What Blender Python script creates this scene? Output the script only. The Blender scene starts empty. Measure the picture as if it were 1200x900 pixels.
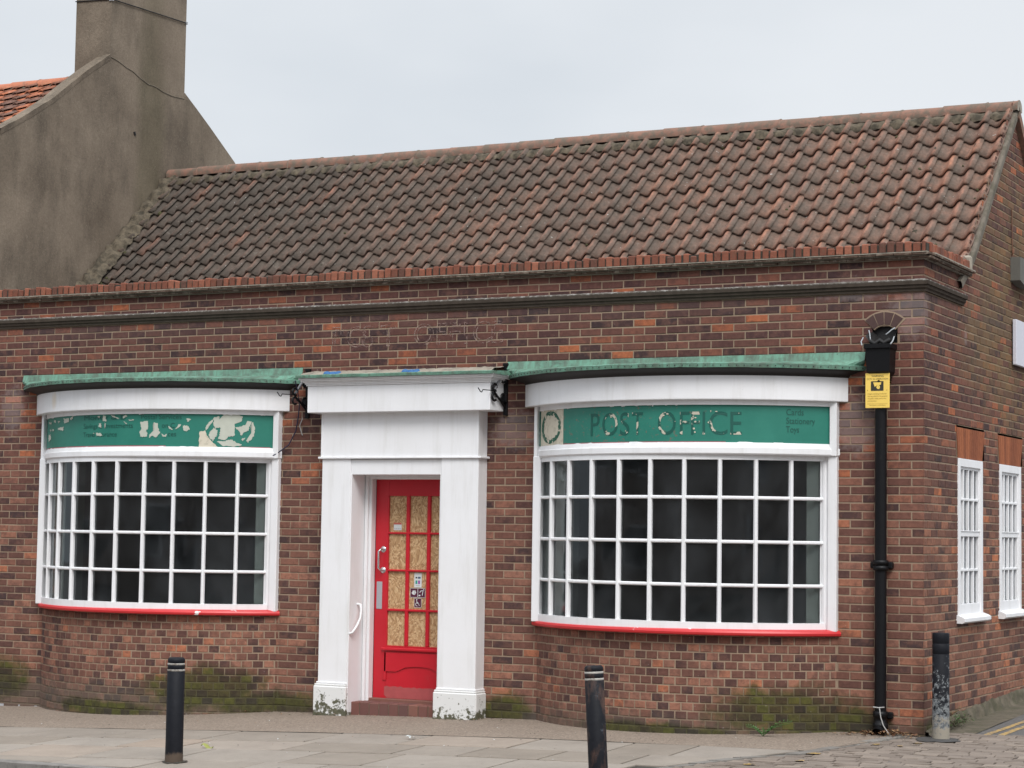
import bpy, math, random
from mathutils import Vector, Matrix, noise as mnoise
random.seed(7)
PI = math.pi
scene = bpy.context.scene
COL = scene.collection
rnd = random.uniform

# ------------------------------------------------------------------ node helper
class NT:
    def __init__(s, name):
        s.m = bpy.data.materials.new(name); s.m.use_nodes = True
        s.t = s.m.node_tree; s.t.nodes.clear()
        s.out = s.t.nodes.new('ShaderNodeOutputMaterial')
    def n(s, typ, **kw):
        nd = s.t.nodes.new(typ)
        for k, v in kw.items(): setattr(nd, k, v)
        return nd
    def lk(s, a, b): s.t.links.new(a, b)
    def put(s, sock, v):
        if isinstance(v, bpy.types.NodeSocket): s.lk(v, sock)
        elif isinstance(v, (tuple, list)):
            sock.default_value = (tuple(v) + (1,))[:4] if sock.type == 'RGBA' else tuple(v)
        else: sock.default_value = v
    def math(s, op, a, b=0.0, clamp=False):
        nd = s.n('ShaderNodeMath', operation=op); nd.use_clamp = clamp
        s.put(nd.inputs[0], a); s.put(nd.inputs[1], b); return nd.outputs[0]
    def mix(s, f, a, b, mode='MIX'):
        nd = s.n('ShaderNodeMix', data_type='RGBA', blend_type=mode)
        s.put(nd.inputs[0], f); s.put(nd.inputs[6], a); s.put(nd.inputs[7], b); return nd.outputs[2]
    def ramp(s, f, stops, interp='LINEAR'):
        nd = s.n('ShaderNodeValToRGB'); cr = nd.color_ramp; cr.interpolation = interp
        while len(cr.elements) < len(stops): cr.elements.new(0.5)
        for e, (p, c) in zip(cr.elements, stops):
            e.position = p; e.color = tuple(c) + (1,) if isinstance(c, (tuple, list)) else (c, c, c, 1)
        s.put(nd.inputs[0], f); return nd.outputs[0]
    def noise(s, scale, detail=4, rough=.55, vec=None, dist=0.0):
        nd = s.n('ShaderNodeTexNoise'); nd.inputs['Scale'].default_value = scale
        nd.inputs['Detail'].default_value = detail; nd.inputs['Roughness'].default_value = rough
        nd.inputs['Distortion'].default_value = dist
        s.lk(vec if vec is not None else s.pos(), nd.inputs['Vector']); return nd.outputs[0]
    def pos(s):
        if not hasattr(s, '_p'): s._p = s.n('ShaderNodeNewGeometry')
        return s._p.outputs['Position']
    def rand(s): s.pos(); return s._p.outputs['Random Per Island']
    def xyz(s):
        if not hasattr(s, '_s'):
            s._s = s.n('ShaderNodeSeparateXYZ'); s.lk(s.pos(), s._s.inputs[0])
        return s._s.outputs
    def scaled(s, v):
        nd = s.n('ShaderNodeVectorMath', operation='MULTIPLY'); s.lk(s.pos(), nd.inputs[0])
        nd.inputs[1].default_value = v; return nd.outputs[0]
    def spot(s, c, r, rough=.35, nz=None):
        """soft irregular blob mask at c with radii r"""
        a = s.n('ShaderNodeVectorMath', operation='SUBTRACT'); s.lk(s.pos(), a.inputs[0]); a.inputs[1].default_value = c
        b = s.n('ShaderNodeVectorMath', operation='DIVIDE'); s.lk(a.outputs[0], b.inputs[0]); b.inputs[1].default_value = r
        l = s.n('ShaderNodeVectorMath', operation='LENGTH'); s.lk(b.outputs[0], l.inputs[0])
        d = s.math('SUBTRACT', 1.0, l.outputs['Value'])
        if nz is not None: d = s.math('ADD', d, s.math('MULTIPLY', s.math('SUBTRACT', nz, .5), rough * 4))
        return s.math('MULTIPLY', d, 2.2, True)
    def bsdf(s, col, rough=.8, bump=None, bstr=.3, bdist=.01, metal=0.0, spec=.5):
        b = s.n('ShaderNodeBsdfPrincipled'); s.put(b.inputs['Base Color'], col); s.put(b.inputs['Roughness'], rough)
        b.inputs['Metallic'].default_value = metal; b.inputs['Specular IOR Level'].default_value = spec
        if bump is not None:
            bp = s.n('ShaderNodeBump'); bp.inputs['Strength'].default_value = bstr; bp.inputs['Distance'].default_value = bdist
            s.lk(bump, bp.inputs['Height']); s.lk(bp.outputs[0], b.inputs['Normal'])
        s.lk(b.outputs[0], s.out.inputs[0]); return b

def plain(name, col, rough=.7, var=.12, scale=9, bstr=.15, metal=0, spec=.5, dirt=None, dscale=6, dthr=(.55, .7), damt=.6):
    t = NT(name); nz = t.noise(scale, 5)
    c = t.mix(t.math('MULTIPLY', nz, 1.0), tuple(x * (1 - var) for x in col), tuple(min(1, x * (1 + var)) for x in col))
    if dirt:
        d = t.ramp(t.noise(dscale, 7, .65), [(dthr[0], 0), (dthr[1], 1)])
        c = t.mix(t.math('MULTIPLY', d, damt), c, dirt)
    t.bsdf(c, rough, t.noise(scale * 9, 4), bstr, .004, metal, spec); return t.m

# ------------------------------------------------------------------ brick
MOSS_SPOTS = [((-10.45, 0, .06), (.58, .6, .27)), ((-7.35, -.4, .08), (.85, .8, .28)), ((-6.8, -.2, -.04), (.8, .6, .16)),
              ((-1.15, -.3, .17), (.85, .8, .27)), ((-.70, 0, .02), (.5, .5, .26)), ((-4.15, 0, .0), (.35, .3, .22)),
              ((-8.5, -.6, -.15), (.9, .5, .11)), ((.0, .7, .05), (.3, 1.0, .12)), ((-2.3, -.6, -.05), (1.1, .4, .10))]
def brick_mat(name, kind='front'):
    t = NT(name); r = t.rand(); x, y, z = t.xyz()
    r2 = t.n('ShaderNodeTexWhiteNoise'); r2.noise_dimensions = '1D'; t.lk(r, r2.inputs['W'])
    base = t.ramp(r, [(0, (.044, .027, .028)), (.22, (.070, .033, .032)), (.44, (.100, .044, .037)), (.64, (.130, .055, .043)),
                      (.82, (.172, .070, .051)), (.92, (.20, .076, .050)), (.965, (.26, .085, .046)), (1, (.38, .120, .055))])
    big = t.noise(.55, 3)
    fine = t.noise(26, 6, .65)
    # upper courses darker purple bricks, lower redder (fired colour differs by height in the wall)
    lo = t.ramp(r, [(0, (.058, .036, .036)), (.20, (.098, .048, .040)), (.36, (.155, .070, .052)), (.60, (.205, .094, .066)),
                    (.84, (.265, .128, .090)), (.96, (.30, .135, .088)), (1, (.38, .14, .075))])
    h = t.math('MULTIPLY', t.math('SUBTRACT', 3.1, z), .55, True)
    base = t.mix(t.math('MULTIPLY', h, 1 if kind != 'side' else .8), base, lo)
    v = t.math('ADD', .45, t.math('MULTIPLY', fine, 1.1)); base = t.mix(t.math('MULTIPLY', t.ramp(t.noise(9, 5, .7), [(.46, 0), (.60, 1)]), .5), base, t.mix(r, (.185, .088, .064), (.058, .030, .030)))
    base = t.mix(1, base, v, 'MULTIPLY')
    v = t.math('ADD', .78, t.math('MULTIPLY', big, .44))
    base = t.mix(1, base, v, 'MULTIPLY')
    nz = t.noise(4.5, 6, .65); nz2 = t.noise(17, 6, .7)
    if kind == 'side':
        al = t.spot((0, 3.2, 4.1), (.8, 1.75, 1.7), .35, nz)
        al = t.math('MAXIMUM', al, t.spot((0, 1.9, 3.6), (.8, .9, .55), .3, nz))
        al = t.math('MULTIPLY', al, t.math('ADD', .1, t.math('MULTIPLY', t.math('ADD', nz2, t.math('MULTIPLY', r, .5)), .65)))
        al = t.math('MULTIPLY', al, t.ramp(t.math('FRACT', t.math('MULTIPLY', r, 7.3)), [(.15, .12), (.6, .85)]))
        base = t.mix(al, base, (.150, .106, .050))
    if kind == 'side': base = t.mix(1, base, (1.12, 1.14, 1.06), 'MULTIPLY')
    m = None
    for c, rr in MOSS_SPOTS:
        sp = t.spot(c, rr, .32, nz); m = sp if m is None else t.math('MAXIMUM', m, sp)
    low = t.math('MULTIPLY', t.math('SUBTRACT', t.math('ADD', .02, t.math('MULTIPLY', nz, .30)), t.math('ADD', z, 0.0)), 5, True)
    base = t.mix(t.math('MULTIPLY', low, .62), base, t.mix(nz2, (.05, .045, .035), (.16, .14, .115)))
    mossc = t.mix(t.ramp(t.math('ADD', t.math('MULTIPLY', nz2, .7), t.math('MULTIPLY', r, .3)), [(.38, 0), (.78, 1)]), (.020, .021, .010), (.098, .100, .022))
    m = t.math('MULTIPLY', m, t.math('ADD', .7, t.math('MULTIPLY', r, .35)), True)
    base = t.mix(t.math('MULTIPLY', m, .95), base, mossc)
    # greyer band of brick below the string course and white salts here and there
    grey_band = t.math('MULTIPLY', t.math('SUBTRACT', 1, t.math('MULTIPLY', t.math('ABSOLUTE', t.math('SUBTRACT', z, 3.86)), 6)), nz, True)
    base = t.mix(t.math('MULTIPLY', grey_band, .5), base, (.075, .065, .065))
    salts = None
    for c, rr in [((-4.05, 0, 2.72), (.35, .2, .22)), ((-.62, 0, 2.72), (.25, .2, .3)), ((-.12, 0, 3.72), (.25, .2, .28)), ((-10.35, 0, 3.0), (.2, .2, .3)),
                  ((0, 1.38, 3.62), (.2, .06, .10)), ((0, 1.36, 4.0), (.2, .05, .08)), ((-.65, 0, 3.95), (.5, .1, .12))]:
        sp = t.spot(c, rr, .42, nz2); salts = sp if salts is None else t.math('MAXIMUM', salts, sp)
    base = t.mix(t.math('MULTIPLY', salts, .26), base, (.36, .32, .31))
    specks = t.ramp(t.noise(33, 2, .5), [(.73, 0), (.76, 1)])
    base = t.mix(t.math('MULTIPLY', specks, .3), base, (.45, .42, .38))
    t.bsdf(base, .88, t.noise(70, 5, .7), .5, .004, spec=.25); return t.m
def mortar_mat(name, side=False):
    t = NT(name); z = t.xyz()[2]; nz = t.noise(4.5, 6, .65)
    c = t.mix(t.noise(3, 6, .7), (.19, .135, .098), (.40, .30, .215))
    m = None
    for cc, rr in MOSS_SPOTS:
        sp = t.spot(cc, rr, .32, nz); m = sp if m is None else t.math('MAXIMUM', m, sp)
    low = t.math('MULTIPLY', t.math('SUBTRACT', t.math('MULTIPLY', nz, .35), z), 5, True)
    c = t.mix(t.math('MULTIPLY', low, .6), c, (.075, .068, .05))
    c = t.mix(t.math('MULTIPLY', m, .8), c, (.05, .052, .02))
    if side: c = t.mix(t.math('MULTIPLY', t.spot((0, 3.2, 4.1), (.8, 1.75, 1.7), .35, nz), .5), c, (.26, .20, .11))
    t.bsdf(c, .95, t.noise(60, 5), .5, .004, spec=.2); return t.m

M = {}
M['brick'] = brick_mat('red_brick'); M['brick_side'] = brick_mat('side_brick', 'side')
M['arch_brick'] = plain('purple_arch_brick', (.075, .040, .036), .9, .3, 12, .4); M['mortar'] = mortar_mat('lime_mortar'); M['mortar_side'] = mortar_mat('side_mortar', True)

def white_mat():
    t = NT('white_paint'); z = t.xyz()[2]
    st = t.ramp(t.noise(3.2, 6, .65, vec=t.scaled((3.2, 3.2, .35))), [(.50, 0), (.74, 1)])
    c = t.mix(t.math('MULTIPLY', st, .22), (.80, .80, .815), (.42, .40, .35))
    c = t.mix(t.math('MULTIPLY', t.ramp(t.noise(28, 6, .75), [(.66, 0), (.72, 1)]), .45), c, (.38, .35, .31))
    c = t.mix(t.math('MULTIPLY', t.ramp(t.noise(2.6, 5, .6), [(.4, 0), (.7, 1)]), .12), c, (.55, .52, .47))
    c = t.mix(t.math('MULTIPLY', t.spot((-9.35, -.62, 3.05), (.10, .3, .16), .1, st), .5), c, (.66, .50, .28))
    t.bsdf(c, .42, t.noise(16, 6, .6, vec=t.scaled((1, 1, 4))), .12, .004); return t.m
M['white'] = white_mat()
def plinth_mat():
    t = NT('peeling_white_paint'); z = t.xyz()[2]; nz = t.noise(16, 7, .7)
    k = t.math('SUBTRACT', t.math('MULTIPLY', nz, 1.25), t.math('ADD', .72, t.math('MULTIPLY', z, 1.1)))
    d = t.ramp(t.math('ADD', k, .1), [(.0, 0), (.06, 1)])
    c = t.mix(d, (.70, .70, .69), t.mix(t.noise(40, 3), (.03, .035, .015), (.16, .15, .10)))
    t.bsdf(c, .6, nz, .3, .004); return t.m
M['plinth'] = plinth_mat()
M['red'] = plain('red_gloss_paint', (.50, .010, .022), .34, .16, 4, .05, dirt=(.36, .05, .05), dscale=9, dthr=(.62, .8), damt=.4)
def sill_mat():
    t = NT('red_sill_paint'); d = t.ramp(t.noise(5.5, 4, .5), [(.70, 0), (.71, 1)])
    c = t.mix(d, t.mix(t.noise(8, 4), (.50, .018, .022), (.62, .03, .035)), (.72, .70, .68)); t.bsdf(c, .4, t.noise(30, 3), .1, .003); return t.m
M['sill'] = sill_mat()
M['black_iron'] = plain('black_iron', (.0045, .0045, .0055), .45, .3, 8, .2, spec=.25, dirt=(.045, .04, .04), dscale=18, dthr=(.62, .76), damt=.5)
M['dark'] = plain('dark_interior', (.40, .41, .43), .9, .3, 1.5)
M['opp_window'] = plain('opposite_window_glass', (.05, .055, .06), .2, .2)
M['opp_door'] = plain('opposite_door', (.06, .05, .05), .5, .2)
M['soffit'] = plain('black_moulding', (.012, .011, .011), .6, .3, 6, .2)
M['nib'] = plain('pale_interior_board', (.50, .56, .54), .7, .05)
def copper():
    t = NT('verdigris_copper'); a = t.noise(7, 7, .7, dist=.4); b = t.noise(2.2, 5, .6)
    c = t.mix(b, (.095, .24, .175), (.20, .385, .285))
    c = t.mix(t.ramp(a, [(.46, 0), (.66, 1)]), c, (.075, .12, .09))
    c = t.mix(t.math('MULTIPLY', t.ramp(t.noise(5, 6, .7, vec=t.scaled((4, 1, .7))), [(.44, 0), (.62, 1)]), .75), c, (.10, .13, .10))
    c = t.mix(t.ramp(t.noise(30, 4, .6), [(.66, 0), (.74, 1)]), c, (.05, .04, .03))
    t.bsdf(c, .65, a, .5, .01); return t.m
M['copper'] = copper()
def sign_green(fleck=(-3.3, -1.7), zz=2.72):
    t = NT('faded_green_signboard'); b = t.noise(3.0, 5, .6); x, y, z = t.xyz()
    c = t.mix(b, (.006, .135, .098), (.030, .215, .160))
    s1 = t.ramp(t.noise(24, 6, .75), [(.585, 0), (.62, 1)])
    reg = t.spot((-2.8, -.5, 2.72), (1.1, .9, .3), .5, t.noise(5, 3))
    c = t.mix(t.math('MULTIPLY', s1, t.math('MULTIPLY', reg, .75)), c, (.20, .10, .075))
    t.bsdf(c, .45, t.noise(30, 4), .1, .003); return t.m
M['green'] = sign_green()
def flake(name, base, flakec, thr, sc=14, off=0):
    t = NT(name); v = t.scaled((1, 1, 1)); f = t.ramp(t.noise(sc, 6, .6, vec=v), [(thr, 0), (thr + .02, 1)])
    t.bsdf(t.mix(f, base, flakec), .5, f, .3, .003); return t.m
M['letter'] = flake('dark_green_lettering', (.004, .085, .065), (.50, .47, .38), .56, 10)
M['letter_small'] = flake('small_green_lettering', (.006, .075, .058), (.50, .47, .38), .66, 11)
M['cream'] = flake('cream_panel', (.60, .55, .44), (.50, .46, .36), .55, 20)
M['peel'] = plain('pale_peeled_patch', (.47, .49, .42), .7, .12, 12, .3)
M['oval_ring'] = flake('worn_green_ring', (.012, .10, .06), (.60, .55, .44), .56, 24)
M['pink'] = plain('pink_edge_line', (.34, .10, .12), .6)
M['osb'] = None
def osb():
    t = NT('osb_board'); v1 = t.n('ShaderNodeTexVoronoi'); v1.feature = 'F1'
    nz = t.n('ShaderNodeTexNoise'); nz.inputs['Scale'].default_value = 5; t.lk(t.pos(), nz.inputs['Vector'])
    mv = t.n('ShaderNodeVectorMath', operation='MULTIPLY_ADD'); t.lk(nz.outputs['Color'], mv.inputs[0]); mv.inputs[1].default_value = (.25, .25, .25)
    t.lk(t.scaled((1.5, 1, 1)), mv.inputs[2]); t.lk(mv.outputs[0], v1.inputs['Vector']); v1.inputs['Scale'].default_value = 48
    g = t.n('ShaderNodeRGBToBW'); t.lk(v1.outputs['Color'], g.inputs[0])
    c = t.ramp(g.outputs[0], [(.15, (.30, .165, .075)), (.5, (.46, .28, .135)), (.85, (.62, .44, .25))])
    c = t.mix(t.math('MULTIPLY', t.ramp(t.noise(45, 5, .7), [(.56, 0), (.66, 1)]), .35), c, (.22, .12, .06))
    t.bsdf(c, .7, g.outputs[0], .3, .003); return t.m
M['osb'] = osb()
def glass():
    t = NT('window_glass'); tr = t.n('ShaderNodeBsdfTransparent'); tr.inputs[0].default_value = (.86, .89, .87, 1)
    gl = t.n('ShaderNodeBsdfGlossy'); gl.inputs['Roughness'].default_value = .02; gl.inputs[0].default_value = (.9, .93, .95, 1)
    fr = t.n('ShaderNodeFresnel'); fr.inputs[0].default_value = 1.5
    mx = t.n('ShaderNodeMixShader'); t.lk(fr.outputs[0], mx.inputs[0]); t.lk(tr.outputs[0], mx.inputs[1]); t.lk(gl.outputs[0], mx.inputs[2])
    df = t.n('ShaderNodeBsdfDiffuse'); df.inputs[0].default_value = (.42, .46, .50, 1); m2 = t.n('ShaderNodeMixShader')
    t.put(m2.inputs[0], t.math('ADD', .006, t.math('MULTIPLY', t.ramp(t.noise(2.2, 6, .6, vec=t.scaled((1, 1, .6))), [(.38, 0), (.72, 1)]), .055)))
    t.lk(mx.outputs[0], m2.inputs[1]); t.lk(df.outputs[0], m2.inputs[2]); t.lk(m2.outputs[0], t.out.inputs[0]); return t.m
M['glass'] = glass()
def tile_mat(name, orange=False):
    t = NT(name); r = t.rand(); x, y, z = t.xyz()
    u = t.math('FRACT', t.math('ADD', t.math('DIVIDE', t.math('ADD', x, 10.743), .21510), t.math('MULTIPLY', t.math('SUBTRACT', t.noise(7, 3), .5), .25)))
    if orange: c = t.ramp(r, [(0, (.16, .09, .07)), (.4, (.28, .11, .065)), (.75, (.42, .14, .07)), (1, (.50, .19, .10))])
    else:
        A = t.ramp(r, [(0, (.105, .075, .060)), (.5, (.130, .088, .068)), (.9, (.165, .100, .074)), (1, (.25, .115, .078))])
        B = t.ramp(r, [(0, (.235, .122, .087)), (.4, (.28, .142, .099)), (.85, (.33, .158, .106)), (1, (.40, .18, .112))])
        f = t.math('MULTIPLY', t.math('ADD', x, 9.6), .125, True)
        f = t.math('ADD', f, t.math('MULTIPLY', t.math('SUBTRACT', t.noise(.8, 4), .5), .7), True)
        c = t.mix(f, A, B)
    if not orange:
        grey = t.ramp(u, [(0, 1), (.10, .9), (.24, .78), (.36, .55), (.50, .15), (.62, .0), (.78, .05), (.88, .7), (1, 1)])  # grey weathering plus roll shading painted in: right flanks dark, left flanks bright
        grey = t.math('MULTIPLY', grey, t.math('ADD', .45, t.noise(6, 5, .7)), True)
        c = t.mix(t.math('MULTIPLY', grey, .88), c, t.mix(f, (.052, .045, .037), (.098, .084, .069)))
    n1 = t.noise(11, 7, .7); st = t.noise(6, 6, .65, vec=t.scaled((4.0, 1.0, 1.0)))
    c = t.mix(t.math('MULTIPLY', t.ramp(st, [(.42, 0), (.62, 1)]), .45), c, (.080, .068, .056))
    c = t.mix(t.math('MULTIPLY', t.ramp(n1, [(.60, 0), (.70, 1)]), .45), c, (.17, .15, .125))
    c = t.mix(t.ramp(t.noise(13, 3, .5, vec=t.scaled((1.3, 1, 1))), [(.71, 0), (.74, 1)]), c, (.035, .032, .02))
    c = t.mix(t.math('MULTIPLY', t.ramp(t.noise(24, 2, .5), [(.735, 0), (.755, 1)]), .8), c, (.42, .41, .38))
    c = t.mix(1, c, t.math('ADD', .25, t.math('MULTIPLY', t.noise(22, 6, .8), 1.55)), 'MULTIPLY')
    t.bsdf(c, .85, t.noise(40, 6, .7), .6, .008, spec=.3); return t.m
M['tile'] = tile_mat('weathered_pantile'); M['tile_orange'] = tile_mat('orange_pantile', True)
M['ridge'] = plain('ridge_terracotta', (.24, .135, .10), .9, .4, 4, .6, spec=.2, dirt=(.135, .115, .09), dscale=10, dthr=(.42, .58), damt=.85)
M['ridge_orange'] = plain('bright_ridge_terracotta', (.46, .16, .085), .85, .2, 5, .3, dirt=(.16, .12, .09), dscale=9, dthr=(.52, .7), damt=.6)
M['bedding'] = plain('mossy_bedding', (.110, .088, .060), .95, .8, 20, 1.0, dirt=(.030, .025, .016), dscale=11, dthr=(.45, .6), damt=.8)
M['moss'] = plain('moss', (.062, .058, .024), .95, .5, 22, .8)
M['cement'] = plain('pale_cement', (.30, .265, .215), .95, .25, 9, .6, dirt=(.10, .095, .08), dscale=8, dthr=(.5, .68), damt=.7)
def render_mat():
    t = NT('weathered_cement_render'); x, y, z = t.xyz()
    a = t.noise(.9, 6, .6); b = t.noise(2.2, 7, .65, vec=t.scaled((1, 1.3, .5)))
    c = t.mix(t.ramp(a, [(.3, 0), (.7, 1)]), (.125, .098, .073), (.250, .203, .155))
    c = t.mix(t.math('MULTIPLY', t.ramp(b, [(.45, 0), (.68, 1)]), .55), c, (.075, .062, .048))
    c = t.mix(1, c, t.math('ADD', .25, t.math('MULTIPLY', t.noise(30, 7, .9), 1.5)), 'MULTIPLY')
    c = t.mix(t.math('MULTIPLY', t.ramp(t.noise(45, 3, .8), [(.62, 0), (.70, 1)]), .4), c, (.36, .32, .26))
    c = t.mix(t.math('MULTIPLY', t.spot((-10.76, 2.9, 6.4), (.5, .35, 2.3), .4, a), .35), c, (.075, .07, .035))
    # hairline cracks
    v = t.n('ShaderNodeTexVoronoi', feature='DISTANCE_TO_EDGE'); v.inputs['Scale'].default_value = .55
    mv = t.n('ShaderNodeVectorMath', operation='MULTIPLY_ADD'); nz = t.n('ShaderNodeTexNoise'); nz.inputs['Scale'].default_value = 2.5
    t.lk(t.pos(), nz.inputs['Vector']); t.lk(nz.outputs['Color'], mv.inputs[0]); mv.inputs[1].default_value = (.5, .5, .5); t.lk(t.scaled((1, .55, 1.5)), mv.inputs[2])
    t.lk(mv.outputs[0], v.inputs['Vector'])
    c = t.mix(t.math('MULTIPLY', t.ramp(v.outputs['Distance'], [(0, 1), (.003, 0)]), .15), c, (.035, .03, .025))
    t.bsdf(c, .95, t.noise(55, 6, .75), .7, .01, spec=.2); return t.m
M['render'] = render_mat(); M['verge_mortar'] = plain('verge_mortar', (.17, .145, .115), .95, .3, 9, .7, dirt=(.09, .08, .055), dscale=8, dthr=(.45, .62), damt=.8)
M['string'] = None
def string_mat():
    t = NT('sooty_moulded_stone'); z = t.xyz()[2]
    nz = t.noise(14, 7, .7); top = t.math('MULTIPLY', t.math('SUBTRACT', z, 3.990), 70, True)
    c = t.mix(nz, (.026, .021, .017), (.105, .084, .068))
    w = t.ramp(t.noise(20, 6, .7), [(.50, 0), (.62, 1)])
    c = t.mix(top, c, t.mix(w, (.13, .115, .10), (.46, .45, .43)))
    t.bsdf(c, .95, nz, .8, .010, spec=.05); return t.m
M['string'] = string_mat()
def coping_mat():
    t = NT('orange_coping_brick'); r = t.rand()
    c = t.ramp(r, [(0, (.11, .055, .042)), (.3, (.17, .064, .042)), (.7, (.225, .080, .050)), (1, (.31, .12, .075))])
    nz = t.noise(20, 7, .7)
    c = t.mix(t.math('MULTIPLY', t.ramp(nz, [(.5, 0), (.66, 1)]), .6), c, (.13, .085, .06))
    t.bsdf(c, .9, nz, .9, .012, spec=.25); return t.m
M['coping'] = coping_mat()
M['creasing'] = plain('creasing_tile', (.10, .068, .052), .95, .5, 12, .7, spec=.1, dirt=(.26, .22, .18), dscale=13, dthr=(.5, .62), damt=.7)
def slab_mat(name, A, B, C):
    t = NT(name); r = t.rand()
    c = t.ramp(r, [(0, A), (.8, B), (1, C)])
    c = t.mix(1, c, t.math('ADD', .68, t.math('MULTIPLY', t.noise(2.4, 6, .65), .64)), 'MULTIPLY')
    c = t.mix(t.math('MULTIPLY', t.ramp(t.noise(45, 4, .7), [(.58, 0), (.68, 1)]), .35), c, (.10, .09, .08))
    c = t.mix(t.ramp(t.noise(7, 2, .4), [(.765, 0), (.775, 1)]), c, (.10, .095, .09))
    t.bsdf(c, .85, t.noise(55, 5, .7), .35, .005, spec=.3); return t.m
M['slab'] = slab_mat('paving_slab', (.232, .197, .162), (.285, .250, .215), (.30, .222, .165))
M['sett'] = slab_mat('worn_setts', (.165, .133, .110), (.205, .168, .140), (.245, .20, .165))
M['edging'] = slab_mat('grey_edging', (.17, .155, .14), (.21, .195, .175), (.24, .225, .205))
M['joint'] = plain('joint_dirt', (.045, .038, .030), .95, .4, 15, .6, dirt=(.06, .07, .025), dscale=9, dthr=(.6, .75), damt=.6)
def tarmac(name, A, B, ag):
    t = NT(name); c = t.mix(t.noise(1.3, 6, .65), A, B)
    v = t.n('ShaderNodeTexVoronoi'); v.inputs['Scale'].default_value = 75; t.lk(t.pos(), v.inputs['Vector'])
    g = t.n('ShaderNodeRGBToBW'); t.lk(v.outputs['Color'], g.inputs[0])
    c = t.mix(t.math('MULTIPLY', t.ramp(g.outputs[0], [(.62, 0), (.8, 1)]), .4), c, ag)
    c = t.mix(t.math('MULTIPLY', t.ramp(g.outputs[0], [(.2, 1), (.35, 0)]), .3), c, (.06, .055, .05))
    t.bsdf(c, .9, g.outputs[0], .4, .004, spec=.3); return t.m
M['tarmac'] = tarmac('aged_brown_tarmac', (.195, .152, .118), (.260, .210, .168), (.42, .35, .28))
M['tar'] = plain('dark_tar_patch', (.055, .052, .05), .9, .3, 20, .6); M['asphalt'] = tarmac('road_asphalt', (.085, .080, .078), (.135, .128, .122), (.22, .21, .2))
M['verge_dirt'] = plain('mossy_gutter_dirt', (.115, .095, .066), .95, .6, 13, 1.0, dirt=(.045, .045, .02), dscale=5, dthr=(.45, .62), damt=.7)
M['yellow_line'] = flake('worn_yellow_line', (.44, .29, .10), (.17, .145, .12), .53, 22)
M['kerb'] = plain('kerb_stone', (.20, .185, .17), .9, .25, 7, .5, dirt=(.05, .045, .04), dscale=9, dthr=(.5, .7), damt=.6)
M['chrome'] = plain('steel', (.55, .55, .56), .25, .05, metal=.9)
M['plate'] = plain('grey_push_plate', (.42, .43, .46), .35, .05, metal=.3)
M['yellow'] = plain('yellow_sign_face', (.86, .60, .13), .45, .04)
M['ink'] = plain('black_print', (.03, .028, .02), .5)
M['ink_soft'] = plain('faded_brown_print', (.32, .20, .03), .5)
M['maroon'] = plain('maroon_sticker', (.085, .008, .035), .4); M['paper'] = plain('pale_sticker', (.62, .66, .66), .5)
M['teal'] = plain('teal_print', (.02, .28, .25), .5); M['purple'] = plain('purple_print', (.28, .05, .33), .5); M['navy'] = plain('navy_print', (.05, .09, .16), .5)
M['label_red'] = plain('red_print', (.5, .12, .09), .5); M['label_grey'] = plain('grey_label', (.42, .42, .44), .5)
M['lead'] = plain('lead_sheet', (.20, .20, .21), .5, .3, 8, .4, dirt=(.05, .05, .05), dscale=9, dthr=(.5, .7), damt=.7)
M['lead_edge'] = plain('bright_lead_edge', (.34, .36, .38), .4, .2, 20, .4)
M['lintel'] = None
def lintel_mat():
    t = NT('rubbed_brick_arch'); n1 = t.noise(18, 5, .7)
    c = t.mix(t.rand(), (.20, .066, .034), (.34, .115, .052)); c = t.mix(1, c, t.math('ADD', .6, t.math('MULTIPLY', n1, .8)), 'MULTIPLY'); t.bsdf(c, .9, n1, .4, .004, spec=.2); return t.m
M['lintel'] = lintel_mat()
M['curtain'] = plain('net_curtain', (.42, .44, .50), .9, .12, 12)
M['vent'] = plain('grey_weathered_box', (.12, .115, .10), .8, .25, 9, .4)
M['pale_panel'] = plain('pale_blank_panel', (.60, .60, .66), .6, .03)
M['blue'] = plain('blue_cloth', (.04, .13, .30), .8, .3); M['cable'] = plain('blue_black_cable', (.02, .02, .055), .5); M['cord'] = plain('pale_cord', (.38, .37, .36), .8)
M['rust'] = plain('rusty_brown', (.16, .075, .045), .9, .4)
M['leafbrown'] = flake('dry_leaves', (.14, .06, .03), (.30, .19, .10), .5, 30)
M['leafgreen'] = plain('weed_leaf', (.055, .13, .03), .6, .3, 20); M['leafyellow'] = plain('yellow_leaf', (.26, .27, .07), .7)
M['scuffed_red'] = plain('scuffed_red', (.38, .075, .075), .7, .2, 15)
M['redstep'] = None
def step_mat():
    t = NT('red_step_brick'); c = t.ramp(t.rand(), [(0, (.12, .045, .04)), (.5, (.17, .058, .046)), (1, (.22, .085, .06))])
    c = t.mix(t.math('MULTIPLY', t.noise(18, 6, .7), .4), c, (.12, .095, .08)); t.bsdf(c, .8, t.noise(60, 4), .4, .004); return t.m
M['redstep'] = step_mat()
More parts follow.
